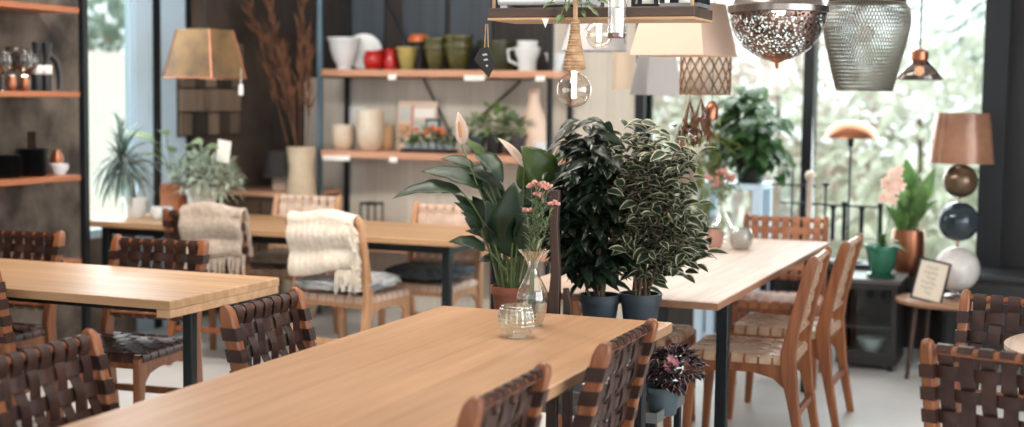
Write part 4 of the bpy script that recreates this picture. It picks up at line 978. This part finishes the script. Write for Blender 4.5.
# lattice shade
c = onY(705, 94, 6.3); ds = (c-CAM).dot(fw)/FPX
t = thing('pendant_lamp', 'white drum lampshade in brown lattice hanging below the beige shade', 'lamp', c); rr = 25*ds; hh = 40*ds
MB().lathe([(rr-.005, 0), (rr-.005, hh)], 40).build('liner', leafmat('white_liner', (236, 230, 220), (228, 220, 208), None, .8, trans=.6), t, solid=.002)
a = MB(); nh = 16
for k in range(nh):
    for sg_ in (-1, 1):
        a.tube([(rr*cos(2*pi*(k+sg_*j/8*2.2)/nh), rr*sin(2*pi*(k+sg_*j/8*2.2)/nh), hh*j/8) for j in range(9)], .0035, 5)
for z in (0, hh): a.tube([(rr*cos(2*pi*k/40), rr*sin(2*pi*k/40), z) for k in range(41)], .004, 6)
a.build('lattice', plain('brown_cane', (124, 90, 64), .6), t); MB().tube([(-rr, 0, hh), (rr, 0, hh)], .003, 6).build('spider_bar', steel, t); cordup(t, 0, 0, hh, ZC-c.z)
# dried flower bunches hanging under it
for i, (u, v0, v1, lab) in enumerate(((690, 100, 150, 'bunch of dried brown flowers hanging left below the lattice shade'), (701, 98, 140, 'bunch of dried brown flowers hanging right below the lattice shade'))):
    q = onY(u, v0, 6.15); ds = (q-CAM).dot(fw)/FPX; t = thing('dried_bunch', lab, 'dried flowers', q, 0, 'dried bunches under the lattice shade'); L = (v1-v0)*ds
    s = MB(); g = MB(); s.tube([(0, 0, 0), (0, 0, ZC-q.z)], .0015, 5)
    for k in range(14):
        th = rnd(0, 6.28); e = V((.05*cos(th), .05*sin(th), -L*rnd(.6, 1))); s.tube([(0, 0, 0), tuple(e)], .0015, 5)
        for j in range(5): p_ = e*rnd(.5, 1); g.leaf(p_, p_+V((rnd(-.02, .02), rnd(-.02, .02), -.04)), .016, (rnd(-1, 1), rnd(-1, 1), 0), .1, .2, 3)
    s.build('stems', straw, t); g.build('flowers', straw, t)
q = onY(712, 112, 6.2); t = thing('hanging_ornament', 'small copper-brown ornament hanging below the lattice shade', 'ornament', q)
MB().lathe([(1e-3, -.04), (.025, -.035), (.03, .02), (.015, .045), (1e-3, .05)], 8).build('body', copper, t); cordup(t, 0, 0, .05, ZC-q.z, None, .0015)

# perforated silver dome pendant
def perforated(name, col, rough, scale, hole, metal=.9, tr=(255, 255, 255), grid=False):
    mt, nt, b = nodes(name); b.inputs['Base Color'].default_value = lin(col); b.inputs['Metallic'].default_value = metal; b.inputs['Roughness'].default_value = rough
    vo = N(nt, 'ShaderNodeTexVoronoi'); vo.inputs['Scale'].default_value = scale; vo.inputs['Randomness'].default_value = 0 if grid else 1; nt.links.new(objvec(nt), vo.inputs['Vector'])
    lt = N(nt, 'ShaderNodeMath', operation='LESS_THAN'); nt.links.new(vo.outputs['Distance'], lt.inputs[0]); lt.inputs[1].default_value = hole
    t_ = N(nt, 'ShaderNodeBsdfTransparent'); t_.inputs[0].default_value = lin(tr); mx = N(nt, 'ShaderNodeMixShader')
    nt.links.new(lt.outputs[0], mx.inputs[0]); nt.links.new(b.outputs[0], mx.inputs[1]); nt.links.new(t_.outputs[0], mx.inputs[2]); nt.links.new(mx.outputs[0], nt.nodes['Material Output'].inputs['Surface'])
    return mt
c = onY(777, 60, 5.7); ds = (c-CAM).dot(fw)/FPX
t = thing('pendant_lamp', 'perforated antique silver dome pendant with a pointed finial', 'lamp', c)
MB().lathe([(12*ds, 0), (22*ds, 4*ds), (33*ds, 12*ds), (43*ds, 25*ds), (47.5*ds, 40*ds), (48*ds, 46*ds)], 48).build('dome', perforated('pierced_silver', (128, 104, 96), .3, 92, .5), t)
MB().lathe([(48*ds, 46*ds), (50*ds, 47*ds), (50*ds, 53*ds), (47*ds, 54*ds), (44*ds, 58*ds), (36*ds, 80*ds), (18*ds, 98*ds), (6*ds, 104*ds), (1e-3, 105*ds)], 48).build('cap', silver, t)
MB().lathe([(1e-3, -9*ds), (1.5*ds, -7*ds), (2*ds, -3*ds), (8*ds, -.5*ds), (13*ds, 2*ds), (15*ds, 4*ds), (14*ds, 6*ds)], 24).build('finial', copper, t); cordup(t, 0, 0, 104*ds, ZC-c.z)
MB().ball((0, 0, 50*ds), .03, 8).build('bulb', white_tube, t)
# wire jar pendant
c = onY(864, 90, 6.3); ds = (c-CAM).dot(fw)/FPX
t = thing('pendant_lamp', 'grey metal mesh jar-shaped pendant beside the silver dome', 'lamp', c)
JP = [(27.5, 0), (29, 5), (31.5, 15), (35, 30), (38.5, 43), (41, 55), (42.6, 64), (43, 70), (42, 80), (37, 87)]
def jr(z):
    for (ra, za), (rb, zb) in zip(JP, JP[1:]):
        if za <= z <= zb: return (ra+(rb-ra)*(z-za)/(zb-za))*ds
    return JP[-1][0]*ds
a = MB(); nw = 84
for k in range(nw):
    for sg_ in (-1, 1):
        a.tube([(jr(87*j/22)*cos(2*pi*(k/nw+sg_*j/22*.14)), jr(87*j/22)*sin(2*pi*(k/nw+sg_*j/22*.14)), 87*ds*j/22) for j in range(23)], .0019, 4, caps=False)
for z in (0, 87): a.tube([(jr(z)*cos(2*pi*k/48), jr(z)*sin(2*pi*k/48), z*ds) for k in range(49)], .004, 6)
a.build('mesh_body', plain('wire_mesh', (124, 122, 112), .4, .7), t)
MB().lathe([(1e-3, .001), (27*ds, .001), (27*ds, .004), (1e-3, .004)], 40).build('base_plate', plain('mesh_base', (120, 116, 106), .5, .5), t)
MB().lathe([(37*ds, 86*ds), (38*ds, 87*ds), (38*ds, 92*ds), (30*ds, 97*ds), (8*ds, 106*ds), (1e-3, 107*ds)], 40).build('collar', plain('rusty_collar', (92, 70, 58), .4, .7), t); cordup(t, 0, 0, 106*ds, ZC-c.z); MB().ball((0, 0, 55*ds), .035, 8).build('bulb', paper, t)
# small smoked glass cone pendant
c = onY(919, 80, 7.2); ds = (c-CAM).dot(fw)/FPX
t = thing('pendant_lamp', 'small smoked glass cone pendant with a lit bulb by the window', 'lamp', c)
MB().lathe([(24*ds, 0), (8*ds, 20*ds)], 36).build('shade', smoke_glass, t, solid=.003); MB().lathe([(8.4*ds, 19*ds), (8.4*ds, 28*ds), (4*ds, 31*ds), (1e-3, 31.5*ds)], 20).build('cap', copper, t); MB().ball((0, 0, 9*ds), 5*ds, 10).build('bulb', warm_bulb, t); cordup(t, 0, 0, 31*ds, ZC-c.z)

# ------------------------------------------------------------------ window side, right
YW = 8.35
# glass-fronted cabinet
c0, c1 = onY(838, 281, 8.05), onY(898, 281, 8.05); zc = c1.z
t = thing('display_cabinet', 'low dark glass-fronted cabinet under the green pot by the window', 'cabinet', ((c0.x+c1.x)/2, 8.05, 0)); w_ = (c1.x-c0.x)/2
a = MB(); a.box(-w_, w_, 0, .4, .03, .07); a.box(-w_, -w_+.02, .02, .4, .07, zc-.025); a.box(w_-.02, w_, .02, .4, .07, zc-.025); a.box(-w_, w_, .38, .4, .07, zc-.025); a.build('body', plain('dark_cabinet', (40, 38, 38), .5), t)
MB().box(-w_-.015, w_+.015, -.015, .415, zc-.025, zc).build('top', plain('grey_cabinet_top', (86, 84, 82), .4), t, bev=.003); MB().box(-w_+.02, w_-.02, .02, .37, zc*.45, zc*.45+.012).build('shelf', plain('cabinet_shelf', (70, 68, 66), .5), t)
d = MB(); d.box(-w_+.001, w_-.001, .0, .018, .072, .1); d.box(-w_+.001, w_-.001, .0, .018, zc-.055, zc-.027); d.box(-w_+.001, -w_+.03, .0, .018, .1, zc-.055); d.box(w_-.03, w_-.001, .0, .018, .1, zc-.055); d = d.build('door', plain('dark_cabinet_door', (46, 44, 44), .5), t); MB().box(-w_+.03, w_-.03, .006, .01, .1, zc-.055).build('pane', glass_m, d)
for sx in (-1, 1):
    for y in (.03, .37): MB().box(sx*(w_-.03)-.015, sx*(w_-.03)+.015, y-.015, y+.015, 0, .03).build('foot', steel, t)
q = onY(871, 345, 8.2); lathed('bowl', 'pale bowl inside the glass-fronted cabinet', 'bowl', P_BOWL, .16, .09, white_cer, (q.x, 8.2, .0705))
# green pot orchid
q = onY(881, 277, 8.2); gx = q.x
t = thing('potted_orchid', 'green glazed pot of pale orchids on the glass-fronted cabinet', 'plant', (gx, 8.2, zc)); w_ = .185
MB().lathe([(1e-3, 0), (.075, 0), (.085, .02), (.075, .022), (1e-3, .022)], 28).build('saucer', pot_green, t); MB().lathe([(1e-3, .0225), (.055, .0225), (.075, .08), (.088, .15), (.095, .155), (.095, .18), (.086, .18), (.08, .15), (1e-3, .14)], 32).build('pot', pot_green, t)
O = V((gx, 8.2, zc)); a = MB(); s = MB()
for (u, v, w) in ((862, 240, .045), (900, 242, .05), (872, 230, .045), (907, 252, .045), (890, 232, .04)):
    e = onY(u, v, 8.1)-O; a.leaf((0, 0, .15), e, w, (0, -.4, 1), .2, .12, 8)
a.build('foliage', mid_leaf, t)
pts = [V((0, 0, .15)), onY(882, 215, 8.2)-O, onY(884, 188, 8.2)-O, onY(893, 170, 8.2)-O]; s.tube(pts, .003, 6); s.tube([pts[0], onY(890, 215, 8.15)-O, onY(897, 190, 8.15)-O], .003, 6); s.build('stems', stem_m, t); f = MB()
for (u, v) in ((886, 182), (892, 174), (898, 180), (888, 192), (896, 190), (901, 186), (884, 198), (893, 200), (899, 170), (890, 185)):
    c_ = onY(u, v, 8.16+rnd(-.04, .04))-O
    for k in range(5): th = k*2*pi/5+.3; f.leaf(c_, c_+V((.034*cos(th), -.006, .034*sin(th))), .03, (0, -1, .2), .1, .1, 4)
f.build('blossoms', leafmat('pale_orchid', (240, 214, 198), (226, 188, 172), None, .6, trans=.3), t)
# copper pot lily on the sill
zsill = WZ0-.02
q0, q1 = onY(893, 229, YB-.27), onY(925, 229, YB-.27)
t = thing('copper_pot_plant', 'broad-leaved peace lily in a round copper pot by the window frame', 'plant', ((q0.x+q1.x)/2, YB-.27, zsill)); O = V(((q0.x+q1.x)/2, YB-.27, zsill)); ph = q0.z-zsill; w_ = q1.x-q0.x
MB().lathe(sc([(0, 0), (.6, 0), (.85, .15), (1, .45), (1, .8), (.95, 1), (.88, 1), (.92, .8), (0, .7)], w_*1.05, ph), 32).build('pot', copper, t); MB().lathe([(1e-3, ph*.88), (w_*.45, ph*.85)], 16).build('soil', soil_m, t)
a = MB(); s = MB()
for (u, v, l, w) in ((906, 158, .2, .1), (935, 168, .22, .08), (925, 185, .2, .09), (893, 186, .18, .08), (912, 190, .2, .1), (938, 200, .2, .07), (885, 205, .16, .07), (918, 172, .2, .09), (900, 200, .2, .08), (928, 210, .16, .07)):
    e = onY(u, v, YB-.27+rnd(-.1, .06))-O; b0 = V((rnd(-.05, .05), rnd(-.05, .05), ph*.88)); d = (e-b0).normalized(); s.tube([b0, (b0+e)/2+V((0, 0, .05)), e-d*l*.8], .005, 6); a.leaf(e-d*l, e, w, (0, -.7, .8), .1, .12, 9)
s.build('stems', stem_m, t); a.build('foliage', mid_leaf, t)
# round side table with ball lamp and framed sign
c = onY(944, 306, 7.95); rT = .26; zt = onY(930, 304, 7.75).z
t = thing('side_table', 'low round wooden side table under the ball lamp', 'table', (c.x, 8.0, 0))
MB().lathe([(1e-3, zt-.028), (rT-.01, zt-.028), (rT, zt-.02), (rT, zt-.004), (rT-.006, zt), (1e-3, zt)], 48).build('tabletop', wood('side_table_wood', (176, 134, 104), (140, 102, 78), 0, .4), t)
for k in range(4):
    th = k*pi/2+.6; MB().tube([(.17*cos(th), .17*sin(th), zt-.028), (.21*cos(th), .21*sin(th), 0)], [.016, .011], 10).build('leg', darkwood, t)
lx = onY(957, 260, 8.05).x; LS = (onY(957, 200, 8.05)-CAM).dot(fw)/FPX
t = thing('table_lamp', 'table lamp of three stacked balls with a shiny brown shade by the window', 'lamp', (lx, 8.05, zt)); Z = lambda v: onY(959, v, 8.05).z-zt
MB().lathe([(1e-3, 0), (.07, 0), (.07, .015), (.03, .025), (1e-3, .025)], 28).build('base', silver, t)
b3 = (Z(247)+.02)/2; r3 = 22.5*LS
marble = plain('white_grey_marble', (222, 218, 214), .25, 0, c2=(190, 186, 184), vscale=7)
z3 = max(r3+.02, Z(269)); MB().ball((0, 0, z3), r3, 24).build('lower_ball', marble, t)
z2 = Z(221.5); MB().ball((0, 0, z2), 20*LS, 24).build('middle_ball', plain('blue_black_marble', (36, 50, 60), .12, .3, c2=(72, 84, 88), vscale=6), t)
z1 = Z(181); MB().ball((0, 0, z1), 17*LS, 24).build('upper_ball', plain('bronze_ball', (126, 104, 80), .22, .5, c2=(90, 74, 60), vscale=6), t)
MB().tube([(0, 0, .02), (0, 0, Z(140))], .006, 8).build('rod', copper, t)
sh_m = plain('wrapped_brown_shade', (166, 122, 96), .22, .1, c2=(136, 98, 78), vscale=5, bmp=.4, bscale=7)
zb_, zt_ = Z(163), Z(113); MB().lathe([(32*LS, zb_), (26*LS, zt_), (25.6*LS, zt_), (31.6*LS, zb_)], 44).build('shade', sh_m, t); MB().tube([(-26*LS, 0, zt_-.01), (26*LS, 0, zt_-.01)], .003, 6).build('spider_bar', steel, t); MB().ball((0, 0, Z(140)), .03, 8).build('bulb', paper, t)
# framed sign leaning on the lamp
q0, q1 = onY(912, 298, 7.83), onY(939, 298, 7.83); cx = (q0.x+q1.x)/2; w_ = .085; h_ = .225
t = thing('framed_sign', 'framed handwritten sign leaning on the round side table beside the ball lamp', 'sign', (cx, 7.84, zt+.001)); t.rotation_euler = (R(-14), R(9), R(-8))
a = MB(); a.box(-w_, w_, -.006, .008, 0, .01); a.box(-w_, w_, -.006, .008, h_-.01, h_); a.box(-w_, -w_+.01, -.006, .008, .01, h_-.01); a.box(w_-.01, w_, -.006, .008, .01, h_-.01); a.build('frame', steel, t); MB().box(-w_+.01, w_-.01, 0, .006, .01, h_-.01).build('sheet', plain('cream_paper', (222, 210, 192), .7), t); a = MB()
for j, (x0, n) in enumerate(((-.04, 5), (-.05, 6), (-.03, 4), (-.05, 6), (-.045, 5), (-.02, 3))):
    z_ = h_-.045-j*.027; a.tube([(x0+.0035*k, -.0015, z_+.007*sin(k*1.3)+.003*sin(k*.5)) for k in range(n*4)], .0011, 5)
a.build('handwriting', plain('ink', (120, 130, 124), .8), t)
t = tag(MB().lathe([(1e-3, 0), (.05, 0), (.055, .012), (.05, .015), (1e-3, .012)], 24).build('trinket_dish', white_cer, loc=(lx+.1, 7.92, zt)), 'small white dish on the side table beside the ball lamp', 'dish')
# dark sideboard behind
t = thing('sideboard', 'long black sideboard behind the round side table in the back right corner', 'cabinet', (.35, 8.62, 0))
MB().box(-1.05, 1.3, -.23, .24, .08, .5).build('body', plain('black_cabinet', (28, 28, 30), .5), t, bev=.004); MB().box(-1.07, 1.32, -.25, .25, .5, .53).build('top', plain('black_cabinet_top', (40, 40, 42), .35), t, bev=.003)
for k in range(3):
    d = MB().box(-1.03+.78*k, -.29+.78*k, -.25, -.232, .1, .48).build('door', plain('black_door', (32, 32, 34), .45), t, bev=.003); MB().ball((-.36+.78*k, -.26, .3), .013, 8).build('knob', copper, d)
# mushroom lamp and candelabra on a low bench along the window
t = thing('window_bench', 'low black bench along the window holding candle stands', 'bench', (-1.42, 8.6, 0))
MB().box(-.36, .33, -.12, .15, .5, .54).build('top', plain('bench_top', (44, 46, 48), .5), t, bev=.003)
for x in (-.33, .3):
    for y in (-.09, .12): MB().box(x-.02, x+.02, y-.02, y+.02, 0, .5).build('leg', steel, t)
bz_ = .54
q = onY(851, 138, 8.6); ds = (q-CAM).dot(fw)/FPX
t = thing('table_lamp', 'slender lamp with a wide copper mushroom shade in front of the window', 'lamp', (q.x, 8.6, bz_)); O = V((q.x, 8.6, bz_)); zz = q.z-bz_
MB().lathe([(27*ds, zz), (26*ds, zz+3*ds), (21*ds, zz+11*ds), (12*ds, zz+16*ds), (1e-3, zz+18*ds), (1e-3, zz+17*ds), (20*ds, zz+10*ds), (26*ds, zz+.5*ds)], 44).build('shade', copper, t); MB().tube([(0, 0, .015), (0, 0, zz+15*ds)], .007, 8).build('stem', steel, t); MB().lathe([(1e-3, 0), (.09, 0), (.09, .01), (.01, .02), (1e-3, .02)], 28).build('base', steel, t); MB().lathe([(1e-3, zz-.06), (.018, zz-.05), (.02, zz+.02), (.008, zz+.03)], 16).build('lamp_holder', steel, t)
def candelabra(label, u, vtop, arms, Y, cups, loose=True):
    q = onY(u, vtop, Y); t = thing('candle_stand', label, 'candle holder', (q.x, Y, bz_)); H_ = q.z-bz_; ds = (q-CAM).dot(fw)/FPX
    MB().tube([(0, 0, .01), (0, 0, H_)], .008, 8).build('stem', steel, t); MB().lathe([(1e-3, 0), (.08, 0), (.08, .008), (.012, .018), (1e-3, .018)], 24).build('base', steel, t); MB().lathe([(.006, H_-.02), (.026, H_), (.026, H_+.008), (1e-3, H_+.004)], 16).build('cup', steel, t)
    for x0, x1, v in arms:
        z = onY(u, v, Y).z-bz_; MB().tube([(x0*ds, 0, z), (x1*ds, 0, z)], .006, 8).build('arm', steel, t)
    for x, v0, v1 in cups:
        za, zb = onY(u, v0, Y).z-bz_, onY(u, v1, Y).z-bz_; MB().lathe([(.006, zb), (.013, zb+.004), (.013, za-.02), (.022, za), (.018, za+.006), (1e-3, za)], 14, (x*ds, 0, 0)).build('candle_cup', steel, t)
    return t
candelabra('black iron candle stand with crossed arms, left of the window post', 793, 165, ((-26, 24, 185), (-12, 38, 203)), 8.62, ())
candelabra('black iron candle stand with a row of cups under the mushroom lamp', 826, 184, ((-4, 56, 205),), 8.58, ((8, 206, 240), (19, 202, 240), (36, 206, 246), (54, 202, 246)))
q = onY(810, 178, 8.58); t = thing('finial_ornament', 'pale wooden ball finial on a post beside the window mullion', 'ornament', (q.x, 8.58, bz_)); MB().tube([(0, 0, 0), (0, 0, q.z-bz_)], .016, 10).build('post', wood('pale_post', (206, 186, 170), (184, 160, 142), 2), t); MB().ball((0, 0, q.z-bz_+.015), .03, 10).build('ball', cream_cer, t)
# leafy plant in a dark pot on the window bench / tall plant
px0, px1 = onY(702, 184, 8.5).x, onY(767, 184, 8.5).x; pz = onY(740, 183, 8.45).z
t = thing('plant_table', 'pale blue-white slim table under the tall leafy plant in front of the window', 'table', ((px0+px1)/2, 8.5, 0)); hw_ = (px1-px0)/2
MB().box(-hw_, hw_, -.15, .2, pz-.035, pz).build('top', paint_blue, t, bev=.003)
for x in (-hw_+.03, hw_-.03):
    for y in (-.12, .17): MB().box(x-.025, x+.025, y-.025, y+.025, 0, pz-.035).build('leg', paint_blue, t, bev=.003)
q = onY(750, 183, 8.52)
t = potted('potted_plant', 'tall leafy green plant in a dark pot on the pale slim table by the window', 'plant', (q.x, 8.52, pz), .21, .2, black_cer); O = V((q.x, 8.52, pz)); a = MB(); s = MB()
for (u, v) in ((745, 92), (730, 105), (758, 110), (765, 125), (738, 125), (750, 130), (762, 150), (728, 140), (770, 160), (735, 155), (748, 112), (756, 140)):
    e = onY(u, v, 8.5+rnd(-.15, .1))-O; b0 = V((rnd(-.05, .05), rnd(-.05, .05), .17)); s.tube([b0, (b0+e)/2+V((0, 0, .1)), e], .004, 6)
    for k in range(18): th = rnd(0, 6.28); p_ = e+V((rnd(-.07, .07), rnd(-.07, .07), rnd(-.1, .06))); a.leaf(p_, p_+V((.11*cos(th), .11*sin(th), -.07)), .08, (0, -.4, 1), .12, .15, 5)
s.build('stems', stem_m, t); a.build('foliage', leafmat('window_plant_leaf', (70, 104, 58), (48, 78, 44), None, .4, trans=.3), t)
q = onY(712, 200, 8.2); 
t = potted('trailing_plant', 'loose yellow-green trailing plant left of the tall leafy plant', 'plant', (onY(714, 183, 8.45).x, 8.5, pz), .13, .12, plain('straw_basket', (150, 128, 96), .9)); O = V((onY(714, 183, 8.45).x, 8.5, pz)); a = MB(); s = MB()
for (u, v) in ((712, 125), (704, 140), (720, 150), (700, 165), (690, 195), (715, 185), (705, 205), (695, 225), (718, 215), (685, 210), (710, 165)):
    e = onY(u, v, 8.3+rnd(-.06, .06))-O; b0 = V((rnd(-.03, .03), rnd(-.03, .03), .1)); s.tube([b0, (b0+e)/2+V((0, 0, .12)), e], .003, 6)
    for k in range(18): th = rnd(0, 6.28); p_ = e+V((rnd(-.08, .08), rnd(-.06, .06), rnd(-.09, .09))); a.leaf(p_, p_+V((.08*cos(th), .08*sin(th), -.05)), .03, (0, -.4, 1), .12, .15, 4)
s.build('stems', stem_m, t); a.build('foliage', leafmat('yellow_green_leaf', (128, 134, 66), (84, 102, 50), None, .5, trans=.35), t)
q = onY(685, 172, 7.4); t = thing('hanging_basket', 'grey-brown hanging basket behind the variegated ficus', 'basket', (q.x, 7.4, q.z)); ds = (q-CAM).dot(fw)/FPX
MB().lathe([(1e-3, -17*ds), (7*ds, -16*ds), (11*ds, 0), (11.5*ds, 15*ds), (10.8*ds, 15*ds), (1e-3, -10*ds)], 28).build('body', plain('woven_basket', (150, 132, 118), .9, 0, var=.3, vscale=30, bmp=.6, bscale=60), t)
for k in range(3): th = k*2.1; MB().tube([(11*ds*cos(th), 11*ds*sin(th), 15*ds), (0, 0, .45)], .002, 5).build('string', rope_m, t)
cordup(t, 0, 0, .45, ZC-q.z, rope_m, .002)

# ------------------------------------------------------------------ outside
struct('ground_outside', MB().box(-30, 30, YB+.2, 45, -.3, -.2), plain('pale_gravel', (206, 200, 188), .9, 0, c2=(176, 182, 160), vscale=1.2))
struct('ground_outside_left', MB().box(-30, XL-.2, -10, YB+.2, -.3, -.2), plain('pale_gravel_left', (206, 200, 188), .9, 0, c2=(186, 184, 170), vscale=1.2))
def tree(name, label, x, y, h, r, lm_, trunk=.12, count=900, L=.22, zlow=None, group=None):
    t = thing(name, label, 'tree' if trunk else 'bush', (x, y, -.2), 0, group)
    zl = h*.35 if zlow is None else zlow; zc_ = (zl+h)/2
    MB().tube([(0, 0, 0), (.05*r, 0, zl), (0, .05, zc_+.2*(h-zc_))], [max(trunk, .05), max(trunk, .05)*.7, .03], 8).build('trunk', bark, t)
    a = MB(); bush_leaves(a, (0, 0, zc_), (r, r*.8, (h-zl)/2), count, L, L*.5, .1, .3, .3, n=3); a.build('crown', lm_, t)
    return t
og = leafmat('hazy_green_leaf', (228, 228, 218), (208, 212, 198), None, .7, trans=.5); og2 = leafmat('hazy_dark_leaf', (168, 180, 168), (142, 158, 146), None, .7, trans=.5); og3 = leafmat('hazy_rosy_leaf', (228, 212, 206), (212, 194, 186), None, .7, trans=.5)  # washed-out outdoor haze is put into these whitened leaf colours
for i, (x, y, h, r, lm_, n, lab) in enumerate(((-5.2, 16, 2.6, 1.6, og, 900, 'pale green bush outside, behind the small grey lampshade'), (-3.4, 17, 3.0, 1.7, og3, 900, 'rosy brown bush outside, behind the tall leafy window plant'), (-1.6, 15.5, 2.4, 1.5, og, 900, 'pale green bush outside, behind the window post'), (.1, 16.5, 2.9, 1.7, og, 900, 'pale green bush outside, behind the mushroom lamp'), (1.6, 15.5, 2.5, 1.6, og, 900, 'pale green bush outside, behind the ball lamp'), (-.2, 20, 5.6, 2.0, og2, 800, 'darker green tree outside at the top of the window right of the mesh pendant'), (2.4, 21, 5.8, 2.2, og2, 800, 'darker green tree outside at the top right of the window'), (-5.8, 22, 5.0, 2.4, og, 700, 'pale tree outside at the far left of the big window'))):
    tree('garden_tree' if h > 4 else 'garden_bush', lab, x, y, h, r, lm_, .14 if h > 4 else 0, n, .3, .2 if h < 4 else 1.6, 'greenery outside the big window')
t = thing('garden_fence', 'pale board fence outside the left window', 'fence', (-9.2, 9.0, -.2))
MB().box(-.02, .02, -3, 6, 0, onX(110, 52, -9.2).z+.2).build('boards', wood('white_boards', (240, 236, 230), (216, 210, 204), 2, .7, plank=.3), t)
for k in range(4): MB().box(-.1, -.02, -2.8+2.8*k, -2.7+2.8*k, 0, 2.0).build('post', wood('fence_post', (190, 184, 176), (170, 164, 156), 2), t)
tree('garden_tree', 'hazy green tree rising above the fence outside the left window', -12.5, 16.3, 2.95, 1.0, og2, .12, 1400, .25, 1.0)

# ------------------------------------------------------------------ light
wd = bpy.data.worlds.new('sky'); scene.world = wd; wd.use_nodes = True; nt = wd.node_tree; bg = nt.nodes['Background']
bg.inputs[0].default_value = (.93, .97, 1.0, 1); bg.inputs[1].default_value = 1.8
sd = bpy.data.lights.new('sun', 'SUN'); sd.energy = 2.6; sd.angle = R(3); sd.color = (1, .95, .88); so = bpy.data.objects.new('sun', sd); COL.objects.link(so)
so.rotation_euler = V((-.35, .5, -.8)).to_track_quat('-Z', 'Y').to_euler()
def area(name, loc, aim, sx, sy, power, col):
    l = bpy.data.lights.new(name, 'AREA'); l.shape = 'RECTANGLE'; l.size = sx; l.size_y = sy; l.energy = power; l.color = col
    o = bpy.data.objects.new(name, l); COL.objects.link(o); o.location = loc; o.rotation_euler = V(aim).to_track_quat('-Z', 'Y').to_euler()
# daylight through the glazed street front and the right-hand windows
area('front_window_daylight', (-1.2, YF+.05, 1.75), (0, 1, -.12), 6.5, 2.3, 12, (1, .97, .93))
area('right_window_daylight', (XR-.05, 2.8, 1.75), (-1, .1, -.12), 5.5, 2.3, 140, (.97, .98, 1))
area('left_window_daylight', (XL+.06, (WY0+WY1)/2, 1.7), (1, -.1, -.1), .5, 2.0, 16, (.9, .96, 1))
area('back_window_daylight', ((WX0+WX1)/2, YB-.12, 1.7), (0, -1, -.25), 1.9, 2.2, 60, (.95, .98, 1))
area('ceiling_fill_front', (-1.7, 4.2, ZC-.03), (0, 0, -1), .5, 3.0, 44, (1, .93, .85))  # added fill light without a fixture, lifts the overhead light on the tables
area('ceiling_fill_back', (-3.5, 5.3, ZC-.03), (0, .75, -1), 2.6, .5, 120, (1, .93, .85))  # added unseen fill, tilted to brighten the throws and back wall
vs_ = scene.view_settings; vs_.view_transform = 'Standard'; vs_.look = 'None'; vs_.gamma = 1; vs_.use_curve_mapping = False; vs_.exposure = .3
scene.cycles.transparent_max_bounces = 24; scene.cycles.max_bounces = 8; scene.cycles.diffuse_bounces = 4
scene.cycles.caustics_reflective = False; scene.cycles.caustics_refractive = False
scene.cycles.sample_clamp_indirect = 4
